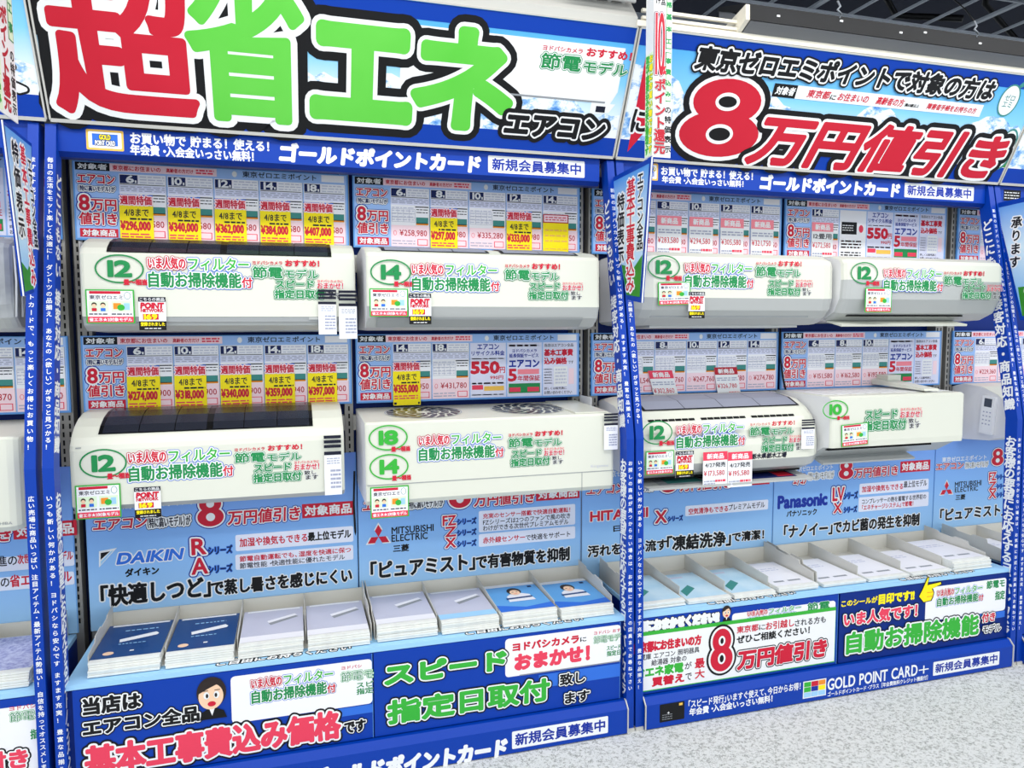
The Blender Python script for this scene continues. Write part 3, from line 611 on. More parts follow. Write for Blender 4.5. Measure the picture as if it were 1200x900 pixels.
r = board(.004, Z1b, [('6', '284,580'), ('10', '330,580'), ('12', '350,580'), ('14', '372,580'), ('18', '395,580')], 'price board with five yellow tags above the top left air conditioner')
ytags(r, {0: '296,000', 1: '340,000', 2: '362,000', 3: '384,000', 4: '407,000'}, 'upper left')
r = board(.886, Z1b, [('6', '258,980'), ('8', '290,980'), ('10', '335,280'), ('12', '320,980'), ('14', '340,950')], 'price board with three yellow tags above the air conditioner marked 14')
ytags(r, {1: '297,000', 3: '333,000'}, 'second upper')
F_, pos, H = r; x, w_ = pos[4]
b = MB(); T_ = Frame(F_.w(x-.002, -.012, .006), (1, 0, 0), (0, 0, 1)); b.slab(T_, 0, 0, w_*.74, H*.62, -.001, 0, 'yellow'); o = b.build('price_tag', loc=T_.w(.04, 0)); tag(o, 'faded yellow price tag with a red framed top on the second upper board', 'price tag', 'price tags on the boards')
t = MB(); t.rect(T_, 0, H*.49, w_*.74, H*.62, 'red_deep'); t.rect(T_, .004, H*.505, w_*.74-.004, H*.605, 'pinkpale', Z0*2); t.dashes(T_, .01, H*.52, w_*.74-.01, H*.59, 2, 'red', .4, Z0*3); t.dashes(T_, .008, H*.18, w_*.7, H*.42, 3, 'gold', .3); t.dashes(T_, .008, H*.04, w_*.7, H*.12, 2, 'gold', .3); t.build('lettering', o)
r = board(.004, Z2b, [('6', '266,900'), ('10', '309,900'), ('12', '329,900'), ('14', '345,940'), ('18', '384,900')], 'price board with five yellow tags above the air conditioner with a dark grille', H=.25)
ytags(r, {0: '274,000', 1: '318,000', 2: '340,000', 3: '359,000', 4: '397,000'}, 'lower left')
r = board(.886, Z2b, [('14', '346,950'), ('18', '431,780'), ('R',), ('5',), ('P',)], 'price board with one yellow tag above the box-shaped air conditioner', H=.25)
ytags(r, {0: '355,000'}, 'second lower')
def wtags(res, spec, where, style='white', head='新商品', yt=.63, date=None, tilt=0, bot=-.004):
    F_, pos, H = res
    for i, p in spec.items():
        x, w_ = pos[i]; price_tag(F_, x, w_*.78, H*yt, bot*H, p, '%s %s headed white price tag on the %s board, reading ¥%s' % (NTH[sorted(spec).index(i)], {'white': 'pale red', 'red': 'dark red', 'pink': 'bright red'}[style], where, p), style, head, date, tilt=tilt)
r = board(1.804, Z1b, [('6', '263,580'), ('8', '273,580'), ('10', '284,580'), ('12', '295,580'), ('14', '311,750')], 'price board with four white tags above the third upper air conditioner')
wtags(r, {1: '283,580', 2: '294,580', 3: '305,580', 4: '321,750'}, 'third upper')
r = board(2.686, Z1b, [('14', '262,580'), ('K',), ('R',), ('5',), ('P',)], 'price board with a 550 yen notice in the right bay upper row')
wtags(r, {0: '272,580'}, 'fourth upper', date='12畳用')
r = board(1.804, Z2b, [('6', '221,540'), ('8', '232,760'), ('10', '247,760'), ('12', '258,780'), ('14', '274,780')], 'price board behind the tall blue ribbon post in the lower row', H=.25)
wtags(r, {1: '302,860'}, 'third lower', 'pink', yt=.40, tilt=1, bot=-.16); wtags(r, {3: '326,780'}, 'third lower', 'red', yt=.42, tilt=.6, bot=-.10)
r = board(2.686, Z2b, [('6', '151,580'), ('8', '162,580'), ('10', '195,580'), ('5',), ('P',)], 'price board without tags above the air conditioner marked 10', H=.25)
board(3.62, Z1b, [('6', '219,360'), ('8', '230,370'), ('10', '250,370'), ('12', '270,370'), ('14', '290,370')], 'price board partly hidden behind the right post, upper row')
board(3.62, Z2b, [('6', '229,360'), ('8', '240,370'), ('10', '250,370'), ('12', '270,370'), ('14', '290,370')], 'price board partly hidden behind the right post, lower row', H=.25)
board(-.90, Z2b, [('6', '209,360'), ('8', '220,370'), ('10', '230,370'), ('12', '240,370'), ('14', '258,370')], 'price board cut off at the left edge, lower row', H=.25)
board(-.90, Z1b, [('6', '209,360'), ('8', '220,370'), ('R',), ('5',), ('P',)], 'price board cut off at the left edge, upper row')
# ================================================================== LOWER POSTERS
PY = -.036
def series(t, F_, letter, s, bb, bs):
    t.text(F_, letter, *F_.box(*bb), RWB, res=3); t.text(F_, 'シリーズ', *F_.box(*bs), st('ink', ('blue_mid', .11), bold=.03), res=2)
def wbox(t, F_, bb): x0, y0, x1, y1 = F_.box(*bb); t.rrect(F_, x0, y0, x1, y1, .006, 'lilac_w', Z0*2)
mat('lilac_w', '#e8ecfb')
def poster(x0, x1, label, z0=.42, z1=.985):
    F_ = wallF(PY); th = thing('poster', ((x0+x1)/2, PY, z0), label, 'poster')
    b = MB(); b.box(x0, PY, z0, x1, PY+.006, z1, 'poster_sky'); b.build('sheet', th); t = MB(); t.rect(F_, x1-.003, z0, x1-.001, z1, 'board_edge')
    return th, F_, t
def top_line(t, F_, dx):
    def B(*bb): a = F_.box(*bb); return a[0]+dx, a[1], a[2]+dx, a[3]
    t.text(F_, '東京ゼロエミポイント', *B(140, 588, 597, 228), WT)
    t.text(F_, 'エアコン', *B(109, 610, 622, 171), RWB, res=3, shear=.15); t.text(F_, '（特に高いモデル）が', *B(173, 607, 619, 223), st('ink', ('ink', .2), ('white', .14), bold=.02))
    t.eight(F_, *B(231, 581, 618, 262), outs=(('blue_ink', .08), ('white', .05)), hole=('white', None)); t.text(F_, '万円値引き', *B(267, 599, 615, 351), RWB, res=3, shear=.05)
    x0, y0, x1, y1 = B(354, 591, 607.5, 415); t.rect(F_, x0, y0, x1, y1, 'red', Z0); t.text(F_, '対象商品', x0+.01, y0+.008, x1-.01, y1-.008, WB, z=Z0*2, res=3)
def mitsu_logo(t, F_, cx, cy, s):
    for a in (90, 210, 330):
        c, d = math.cos(math.radians(a)), math.sin(math.radians(a))
        P = [(0, 0), (.5*c-.29*d, .5*d+.29*c), (c, d), (.5*c+.29*d, .5*d-.29*c)]
        t.poly(F_, [(cx+p[0]*s, cy+p[1]*s) for p in P], 'red', Z0*3)
        t.poly(F_, [(cx+p[0]*s*1.18, cy+p[1]*s*1.18) for p in P], 'white', Z0*2)
KWp = st('black', ('white', .10), bold=.04)
th, F_, t = poster(-.008, .880, 'light blue poster with slanted blue lettering and a black corner triangle'); top_line(t, F_, 0)
t.poly(F_, [F_.px(116, 646), F_.px(116, 665), F_.px(137, 642)], 'white', Z0); t.poly(F_, [F_.px(118, 648), F_.px(118, 656), F_.px(129, 646)], 'black', Z0*2); t.poly(F_, [F_.px(118, 658), F_.px(118, 662), F_.px(133, 645), F_.px(130, 646)], 'sky_ice', Z0*2)
t.text(F_, 'DAIKIN', *F_.box(137, 649, 661, 212), st('blue_mid', ('white', .12), bold=.05), shear=.25, res=4); t.text(F_, 'ダイキン', *F_.box(147, 667, 676, 186), [('black', .05)])
series(t, F_, 'R', '', (225, 632, 650, 241), (244, 641, 650, 272)); series(t, F_, 'A', '', (225, 655, 673, 243), (244, 663, 672, 272))
wbox(t, F_, (276, 627, 646, 414)); t.text(F_, '加湿や換気もできる', *F_.box(281, 631, 641, 360), R_, z=Z0*3); t.text(F_, '最上位モデル', *F_.box(361, 624, 634, 411), KB, z=Z0*3)
wbox(t, F_, (276, 650, 668, 414)); t.text(F_, '節電自動運転でも、湿度を快適に保つ', *F_.box(281, 652, 658.5, 411), R_, z=Z0*3); t.text(F_, '節電性能・快適性能に優れたモデル', *F_.box(281, 660, 666.5, 404), K, z=Z0*3)
t.text(F_, '「快適しつど」', *F_.box(119, 687, 711, 246), KWp, res=3); t.text(F_, 'で蒸し暑さを感じにくい', *F_.box(248, 681, 698, 412), KWp, res=3)
t.build('lettering', th)
th, F_, t = poster(.884, 1.764, 'light blue poster with red three-part emblem left of the middle post'); top_line(t, F_, .888)
cx, cy = F_.px(443.5, 629); mitsu_logo(t, F_, cx, cy, .046)
t.text(F_, 'MITSUBISHI', *F_.box(459, 618, 626, 508), [('black', .02)], res=3); t.text(F_, 'ELECTRIC', *F_.box(459, 627, 635, 501), [('black', .02)], res=3); t.text(F_, '三菱', *F_.box(461, 639, 647, 479), [('black', .04)])
for s, y in (('FZ', 605), ('Z', 618), ('X', 631)): series(t, F_, s, '', (519 if s == 'FZ' else 522, y, y+11, 534), (536, y+3, y+10, 558))
wbox(t, F_, (561, 599, 624, 674)); t.text(F_, '充実のセンサー搭載で快適自動運転！', *F_.box(566, 602, 608, 668), R_, z=Z0*3); t.text(F_, 'FZシリーズは2つのファンで風の吹き', *F_.box(566, 609, 615.5, 668), K, z=Z0*3); t.text(F_, 'わけができる次世代プレミアムモデル', *F_.box(566, 616, 622.5, 666), K, z=Z0*3)
wbox(t, F_, (561, 626, 641, 674)); t.text(F_, '赤外線センサー', *F_.box(566, 630, 637, 615), R_, z=Z0*3); t.text(F_, 'で快適をサポート', *F_.box(616, 626.5, 633.5, 668), K, z=Z0*3)
t.text(F_, '「ピュアミスト」', *F_.box(435, 659, 679, 556), KWp, res=3); t.text(F_, 'で有害物質を抑制', *F_.box(558, 651, 667, 667), KWp, res=3)
t.build('lettering', th)
th, F_, t = poster(1.770, 2.666, 'light blue poster with large red capital letters behind the middle post'); top_line(t, F_, 1.776)
t.text(F_, 'HITACHI', *F_.box(692, 600, 611, 759), st('red', ('white', .1), bold=.04), res=3); t.text(F_, '日立', *F_.box(719, 616, 623, 742), [('black', .04)])
series(t, F_, 'X', '', (768, 599, 613, 781), (783, 605, 611, 800)); wbox(t, F_, (803, 593, 605, 900)); t.text(F_, '空気清浄もできる', *F_.box(807, 596, 603, 853), R_, z=Z0*3); t.text(F_, 'プレミアムモデル', *F_.box(854, 591, 598, 896), K, z=Z0*3)
t.text(F_, '汚れを洗い流す', *F_.box(689, 640, 653, 781), KWp, res=3); t.text(F_, '「凍結洗浄」', *F_.box(782, 629, 646, 856), KWp, res=3); t.text(F_, 'で清潔！', *F_.box(858, 624, 635, 895), KWp, res=3)
t.build('lettering', th)
th, F_, t = poster(2.670, 3.549, 'light blue poster with upright dark blue lettering in the right bay', z1=.94)
t.text(F_, '東京ゼロエミポイント', *F_.box(931, 547, 553, 976), WT); t.text(F_, 'エアコン', *F_.box(930, 557, 568, 945), RWB); t.text(F_, '（特に高いモデル）が', *F_.box(947, 554, 563, 977), st('ink', ('white', .12), bold=0)); t.eight(F_, *F_.box(983, 540, 562, 1000), outs=(('blue_ink', .08), ('white', .05)), hole=('white', None)); t.text(F_, '万円値引き', *F_.box(1001, 549, 560, 1052), RWB, res=3); x0, y0, x1, y1 = F_.box(1055, 541, 554, 1090); t.rect(F_, x0, y0, x1, y1, 'red'); t.text(F_, '対象商品', x0+.01, y0+.008, x1-.01, y1-.008, WB, z=Z0*2, res=3)
t.text(F_, 'Panasonic', *F_.box(912, 582, 596, 969), [('blue_ink', .05)], res=4); t.text(F_, 'パナソニック', *F_.box(922, 599, 606, 957), [('black', .04)])
series(t, F_, 'LV', '', (976, 572, 587, 989), (989, 577, 585, 1005)); series(t, F_, 'X', '', (977, 590, 601, 986), (989, 594, 601, 1004))
wbox(t, F_, (1007, 567, 580, 1088)); t.text(F_, '加湿や換気もできる', *F_.box(1010, 570, 577, 1058), R_, z=Z0*3); t.text(F_, '最上位モデル', *F_.box(1059, 564, 571.5, 1086), K, z=Z0*3)
wbox(t, F_, (1006, 583, 600, 1088)); t.text(F_, 'コンプレッサーの熱を蓄電する世界初の', *F_.box(1010, 585, 591, 1085), K, z=Z0*3); t.text(F_, '「エネチャージシステム」で節電！', *F_.box(1010, 592, 598, 1070), R_, z=Z0*3)
t.text(F_, '「ナノイー」', *F_.box(919, 616, 631, 975), KWp, res=3); t.text(F_, 'でカビ菌の発生を抑制', *F_.box(977, 611, 625, 1077), KWp, res=3)
t.build('lettering', th)
th, F_, t = poster(3.553, 4.44, 'light blue poster with red three-part emblem left of the right post', z1=.93)
t.text(F_, '東京ゼロエミポイント', *F_.box(1104, 536, 542, 1156), WT); t.text(F_, 'エアコン', *F_.box(1097, 544, 551, 1129), RWB); t.text(F_, '（特に高いモデル）が', *F_.box(1131, 542, 549, 1158), st('ink', ('white', .12), bold=0)); t.eight(F_, *F_.box(1162, 526, 546, 1176), outs=(('blue_ink', .08), ('white', .05)), hole=('white', None)); t.text(F_, '万円値引き', *F_.box(1179, 532, 545, 1230), RWB, res=3)
cx, cy = F_.px(1109, 574); mitsu_logo(t, F_, cx, cy, .042)
t.text(F_, 'MITSUBISHI', *F_.box(1119, 565, 571, 1150), [('black', .02)], res=3); t.text(F_, 'ELECTRIC', *F_.box(1119, 571.5, 577, 1146), [('black', .02)], res=3); t.text(F_, '三菱', *F_.box(1120, 580, 586, 1131), [('black', .04)])
for s, y in (('FZ', 554), ('Z', 565), ('X', 575)): series(t, F_, s, '', (1159, y, y+9, 1167), (1168, y+2, y+8, 1181))
wbox(t, F_, (1184, 551, 563, 1240)); t.text(F_, '「ピュアミスト」で有害物質を抑制', *F_.box(1102, 597, 611, 1262), KWp, res=3); t.build('lettering', th)
th, F_, t = poster(-.90, -.045, 'light blue poster cut off at the left edge'); top_line(t, F_, -.905)
wbox(t, F_, (-60, 658, 675, 87)); t.text(F_, '進の', *F_.box(-4, 652, 664, 20), K, z=Z0*3); t.text(F_, '次世代省エネモデル', *F_.box(21, 650, 661, 85), R_, z=Z0*3); wbox(t, F_, (-60, 682, 698, 87)); t.text(F_, 'の', *F_.box(1, 678, 688, 11), K, z=Z0*3); t.text(F_, '省エネモデル', *F_.box(12, 674, 688, 84), R_, z=Z0*3)
t.build('lettering', th)
# ================================================================== FRONT POSTERS
FY = -.434
def fposter(x0, x1, label, mb_bg='blue'):
    F_ = wallF(FY); th = thing('front_poster', ((x0+x1)/2, FY, .118), label, 'poster')
    b = MB(); b.box(x0, FY, .118, x1, FY+.010, .398, mb_bg); b.build('sheet', th); t = MB(); t.rect(F_, x1-.002, .118, x1-.0005, .398, 'board_edge'); return th, F_, t
def clerk(t, F_, x, y, h, z=Z0*5):
    w_ = h*.62
    t.ell(F_, x, y+h*.62, w_*.50, h*.36, 'hair', z); t.ell(F_, x-w_*.02, y+h*.53, w_*.42, h*.30, 'skin', z+Z0); t.poly(F_, [(x-w_*.42, y+h*.62), (x-w_*.3, y+h*.90), (x+w_*.32, y+h*.92), (x+w_*.44, y+h*.62), (x+w_*.2, y+h*.80), (x-.1*w_, y+h*.72)], 'hair', z+2*Z0)
    for s in (-1, 1): t.ell(F_, x+s*w_*.17, y+h*.56, w_*.10, h*.085, 'white', z+3*Z0, 14); t.ell(F_, x+s*w_*.15, y+h*.555, w_*.045, h*.05, 'hair', z+4*Z0, 12); t.rect(F_, x+s*w_*.2-w_*.09, y+h*.665, x+s*w_*.2+w_*.09, y+h*.68, 'hair', z+4*Z0)
    t.ell(F_, x, y+h*.36, w_*.14, h*.06, 'red', z+3*Z0, 14); t.poly(F_, [(x-w_*.42, y), (x+w_*.5, y), (x+w_*.40, y+h*.17), (x+w_*.1, y+h*.26), (x-w_*.1, y+h*.26), (x-w_*.35, y+h*.17)], 'black', z-Z0); t.poly(F_, [(x-w_*.1, y+h*.26), (x, y+h*.08), (x+w_*.1, y+h*.26)], 'white', z)
th, F_, t = fposter(.034, .888, 'dark blue poster with cartoon clerk and large red and white characters', 'blue')
x0, y0, x1, y1 = F_.box(271, 793, 848, 436); t.rrect(F_, x0, y0, x1+.0, y1, .012, 'paper', Z0*2); t.rect(F_, x1-.2, y0-.03, x1, y0-.003, 'blue_mid', Z0*2)
blk_filter(t, F_, F_.box(295, 795, 825, 393), Z0*3, 3); B_ = F_.box(400, 777, 803, 462); 
t.text(F_, 'ヨドバシ', *F_.box(400, 781, 785, 424), [('red', .02)], z=Z0*3); t.text(F_, '節電モ', *F_.box(400, 788, 799, 437), st('green_dark', ('green', .1), ('white', .06), bold=0), z=Z0*3); t.text(F_, 'スピ', *F_.box(418, 800, 806, 437), st('green_dark', ('white', .06)), z=Z0*3); t.text(F_, '指定', *F_.box(418, 807, 814, 437), st('green_dark', ('white', .06)), z=Z0*3)
OUT = lambda c, b_=.05: st(c, ('black', .19), ('white', .12), bold=b_)
t.text(F_, '当店は', *F_.box(98, 819, 838, 164), OUT('black'), res=3, z=Z0*4); t.text(F_, 'エアコン全品', *F_.box(98, 845, 863, 233), OUT('black'), res=3, z=Z0*4)
cx, cy = F_.px(249, 842); clerk(t, F_, cx, cy, .135, Z0*8)
t.text(F_, '基本工事費込み価格', *F_.box(101, 876, 910, 398), st('red_soft', ('black', .17), ('white', .11), bold=.05), res=4, z=Z0*4); t.text(F_, 'です', *F_.box(404, 846, 859, 428), OUT('black'), res=3, z=Z0*4)
t.build('lettering', th)
th, F_, t = fposter(.892, 1.757, 'dark blue poster with large green characters and a white panel', 'blue')
x0, y0, x1, y1 = F_.box(592, 749, 794, 727); t.rrect(F_, x0, y0, x1, y1, .012, 'paper', Z0*2); t.rect(F_, x0+.12, y0-.055, x1, y0-.008, 'blue_mid', Z0*2); t.rect(F_, x0+.05, y0-.001, x1, y0+.003, 'mid_grey', Z0*3)
t.text(F_, 'ヨドバシカメラ', *F_.box(601, 754, 763, 678), [('red', .06)], z=Z0*3, res=3); t.text(F_, 'に', *F_.box(680, 747, 752, 687), KB, z=Z0*3); t.text(F_, 'おまかせ！', *F_.box(604, 768, 785, 690), [('red_soft', .07)], z=Z0*3, res=3)
t.text(F_, 'ヨドバシ おす', *F_.box(696, 740, 744, 727), [('red', .02)], z=Z0*3); t.text(F_, '節電モデ', *F_.box(696, 746, 754, 727), st('green_dark', ('green', .1), ('white', .06), bold=0), z=Z0*3); t.text(F_, 'スピード', *F_.box(711, 757, 762, 727), st('green_dark', ('white', .06)), z=Z0*3); t.text(F_, '指定日', *F_.box(711, 763, 769, 727), st('green_dark', ('white', .06)), z=Z0*3)
t.text(F_, 'スピード', *F_.box(452, 781, 802, 592), st('green', ('black', .20), ('white', .14), bold=.075), res=4, z=Z0*5); t.text(F_, '指定日取付', *F_.box(455, 822, 848, 643), st('green', ('black', .17), ('white', .11), bold=.055), res=4, z=Z0*5)
t.text(F_, '致し', *F_.box(656, 790, 803, 685), OUT('black', .04), res=3, z=Z0*9); t.text(F_, 'ます', *F_.box(662, 812, 824, 690), OUT('black', .04), res=3, z=Z0*9)
t.build('lettering', th)
th, F_, t = fposter(1.834, 2.684, 'white and green edged poster with a large red 8 on its front', 'blue')
t.text(F_, '当店におまかせください!!', *F_.box(739, 730, 742, 842), OUT('white', .02), res=3); cx, cy = F_.px(851, 728); clerk(t, F_, cx, cy, .062)
x0, y0 = F_.px(751, 741); xr = 2.684; yb = F_.px(751, 811)[1]; t.rrect(F_, F_.px(858, 715)[0], yb+.05, 2.67, .375, .012, 'paper', Z0*2); blk_filter(t, F_, F_.box(876, 716, 732, 940), Z0*3); t.text(F_, '節電', *F_.box(946, 707, 716, 972), st('green_dark', ('white', .06)), z=Z0*3)
t.rect(F_, 1.84, yb, xr-.012, y0, 'green', Z0*6); t.rect(F_, 1.84, yb+.004, xr-.014, y0-.014, 'white', Z0*7); z_ = Z0*8
t.text(F_, '東京都に', *F_.box(742, 754, 766, 773), [('red', .06)], z=z_, res=3); t.text(F_, 'お住まいの方', *F_.box(774, 750, 761, 821), [('red', .06)], z=z_, res=3)
t.text(F_, '冷蔵庫 エアコン 照明器具', *F_.box(743, 768, 775, 819), K, z=z_); t.text(F_, '給湯器 対象の', *F_.box(763, 773, 780, 804), K, z=z_)
t.text(F_, '省エネ家電', *F_.box(744, 784, 795, 800), [('green', .06)], z=z_, res=3); t.text(F_, 'が', *F_.box(802, 776, 784, 810), K, z=z_); t.text(F_, '買替え', *F_.box(764, 794, 804, 801), [('red', .06)], z=z_, res=3); t.text(F_, 'で', *F_.box(803, 789, 797, 810), K, z=z_)
t.text(F_, '最', *F_.box(814, 772, 783, 825), RW, z=z_, res=3); t.text(F_, '大', *F_.box(814, 785, 795, 825), RW, z=z_, res=3)
t.eight(F_, *F_.box(832, 738, 788, 858), z=z_+Z0)
t.text(F_, '東京都', *F_.box(863, 734, 742, 888), R_, z=z_+Z0, res=3); t.text(F_, 'に', *F_.box(889, 732, 738, 896), K, z=z_+Z0); t.text(F_, 'お引越し', *F_.box(897, 729, 738, 930), R_, z=z_+Z0, res=3); t.text(F_, 'される方も', *F_.box(931, 726, 734, 967), K, z=z_+Z0)
t.text(F_, 'ぜひご相談ください！', *F_.box(863, 745, 754, 948), KB, z=z_+Z0, res=3); t.text(F_, '万円値引き', *F_.box(864, 763, 784, 967), st('red', ('black', .15), ('white', .10), bold=.055), z=z_+Z0, res=4, shear=.05)
t.build('lettering', th)
th, F_, t = fposter(2.692, 3.565, 'dark blue poster with yellow writing and a pointing yellow hand', 'blue_dark')
x0, y0, x1, y1 = F_.box(1084, 689, 745, 1178); t.rrect(F_, x0, y0+.06, x1, y1, .012, 'paper', Z0*2); t.rect(F_, x0+.1, y0+.03, x1, y0+.058, 'blue_mid', Z0*2)
blk_filter(t, F_, F_.box(1098, 691, 711, 1152), Z0*3); t.text(F_, '節電モ', *F_.box(1156, 681, 690, 1177), st('green_dark', ('white', .06)), z=Z0*3); t.text(F_, '指定', *F_.box(1166, 693, 703, 1177), st('green_dark', ('white', .06)), z=Z0*3)
t.text(F_, 'このシールが', *F_.box(986, 704, 711, 1028), st('yellow', bold=.04), res=3, z=Z0*3); t.text(F_, '目印です!!', *F_.box(1030, 697, 708, 1071), st('yellow', bold=.06), res=3, z=Z0*3)
hx, hy = F_.px(1076, 699); s = .085
t.poly(F_, [(hx, hy-.0), (hx+.2*s, hy+.34*s), (hx+.5*s, hy+.95*s), (hx+.62*s, hy+.9*s), (hx+.55*s, hy+.55*s), (hx+1.35*s, hy+.62*s), (hx+1.4*s, hy+.45*s), (hx+.85*s, hy+.32*s), (hx+.95*s, hy+.1*s), (hx+.9*s, hy-.12*s), (hx+.8*s, hy-.3*s), (hx+.3*s, hy-.34*s)], 'black', Z0*3)
t.poly(F_, [(hx+.04*s, hy), (hx+.24*s, hy+.32*s), (hx+.52*s, hy+.88*s), (hx+.58*s, hy+.85*s), (hx+.5*s, hy+.50*s), (hx+1.30*s, hy+.57*s), (hx+1.34*s, hy+.48*s), (hx+.78*s, hy+.30*s), (hx+.9*s, hy+.1*s), (hx+.84*s, hy-.1*s), (hx+.75*s, hy-.26*s), (hx+.32*s, hy-.30*s)], 'yellow', Z0*4)
for yy in (.12, -.08): t.rect(F_, hx+.5*s, hy+yy*s, hx+.88*s, hy+(yy+.03)*s, 'orange', Z0*5)
t.text(F_, 'いま人気です！', *F_.box(989, 719, 734, 1074), OUT('red_soft', .05), res=3, z=Z0*5); t.text(F_, '自動お掃除機能', *F_.box(992, 742, 766, 1146), st('green', ('black', .16), ('white', .11), bold=.045), res=4, z=Z0*5)
t.text(F_, '付き', *F_.box(1150, 719, 729, 1165), OUT('red', .04), res=3, z=Z0*9); t.text(F_, 'モデル', *F_.box(1151, 733, 742, 1172), OUT('black', .02), res=3, z=Z0*9)
t.build('lettering', th)
th, F_, t = fposter(3.63, 4.49, 'dark blue front poster beyond the right post', 'blue'); t.text(F_, '当店は', 3.68, .30, 3.9, .36, OUT('white')); t.build('lettering', th)
th, F_, t = fposter(-.86, -.032, 'white and blue front poster cut off at the left edge', 'blue')
x0, y0, x1, y1 = F_.box(-120, 838, 900, 56); t.rrect(F_, -.7, .165, -.04, .375, .012, 'paper', Z0*2)
t.text(F_, 'ヨドバシ', *F_.box(11, 828, 833, 42), [('red', .02)], z=Z0*3); t.text(F_, '節電モ', *F_.box(12, 835, 846, 54), st('green_dark', ('green', .1), ('white', .06), bold=0), z=Z0*3); t.text(F_, '指定', *F_.box(36, 855, 866, 54), st('green_dark', ('white', .06)), z=Z0*3)
t.text(F_, '付き', *F_.box(-20, 884, 906, 32), OUT('red_soft'), z=Z0*4, res=3); t.build('lettering', th)
# ================================================================== AIR CONDITIONERS
def offset_prof(P, d):
    out = []
    for i, p in enumerate(P):
        a = P[max(i-1, 0)]; c = P[min(i+1, len(P)-1)]; v = np.array(c)-np.array(a); v = v/(np.linalg.norm(v)+1e-9)
        out.append((p[0]+v[1]*d, p[1]-v[0]*d))
    return out
def ac_body(x0, x1, prof, round_=0.012, m='ac_white', under_shade='ac_grey', nlow=2):
    """loft of the (y, z) outline along x, shrinking at the ends for rounded corners; the last nlow outline edges are greyer, underside shade put into the colour"""
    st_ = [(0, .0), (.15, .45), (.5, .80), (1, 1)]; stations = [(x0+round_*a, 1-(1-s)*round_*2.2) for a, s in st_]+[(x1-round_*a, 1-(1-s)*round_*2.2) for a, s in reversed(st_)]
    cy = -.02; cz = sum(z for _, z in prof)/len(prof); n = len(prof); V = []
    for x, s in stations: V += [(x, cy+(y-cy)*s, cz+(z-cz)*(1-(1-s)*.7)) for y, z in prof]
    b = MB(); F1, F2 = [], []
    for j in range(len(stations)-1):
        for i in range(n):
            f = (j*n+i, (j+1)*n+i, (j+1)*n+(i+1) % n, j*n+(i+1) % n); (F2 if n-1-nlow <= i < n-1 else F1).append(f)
    b.add(V, F1, m, False); b.add(V, F2, under_shade, False); L = (len(stations)-1)*n; b.add(V, [tuple(range(n))[::-1], tuple(range(L, L+n))], m if m != 'ac_white' else 'ac_side')
    return b
def intake(th, x0, x1, sec, cells, m='intake', rim='intake_rim', gap=None, name='intake_grille', rows=2):
    """dark open-mesh panel lying on the stretch sec of the outline"""
    P = offset_prof(sec, .0015); b = MB()
    Q = offset_prof(sec, .003)
    for i in range(len(P)-1): b.add([(x0-.01, *P[i]), (x1+.01, *P[i]), (x1+.01, *P[i+1]), (x0-.01, *P[i+1])], [(0, 1, 2, 3)], rim)
    o = b.build(name, th); c = MB()
    for k in range(cells):
        a = x0+(x1-x0)*k/cells+.0015; e = x0+(x1-x0)*(k+1)/cells-.0015
        if gap is not None and k == gap: a += .008
        if gap is not None and k == gap-1: e -= .008
        for i in range(len(Q)-1):
            p, q = np.array(Q[i]), np.array(Q[i+1]); 
            if i == 0: p = p+(q-p)*.08
            if i == len(Q)-2: q = q-(q-p)*.08
            c.add([(a, *p), (e, *p), (e, *q), (a, *q)], [(0, 1, 2, 3)], m)
    c.build('filter_panel', o)
    return o
def num_sticker(t, F_, cx, cy, rx, ry, s, c='green_dark'):
    x, y = F_.px(cx, cy); a = abs(F_.px(cx+rx, cy)[0]-F_.px(cx-rx, cy)[0])/2; b_ = abs(F_.px(cx, cy-ry)[1]-F_.px(cx, cy+ry)[1])/2
    t.ring(F_, x, y, a, b_, .0045, c, Z0*2); t.text(F_, s, x-a*.44, y-b_*.5, x+a*.46, y+b_*.52, st(c, bold=.055), res=3, z=Z0*2)
    t.text(F_, '畳～相当', x+a*.15, y-b_*1.1, x+a*1.1, y-b_*.72, [('red', .06)], z=Z0*3)
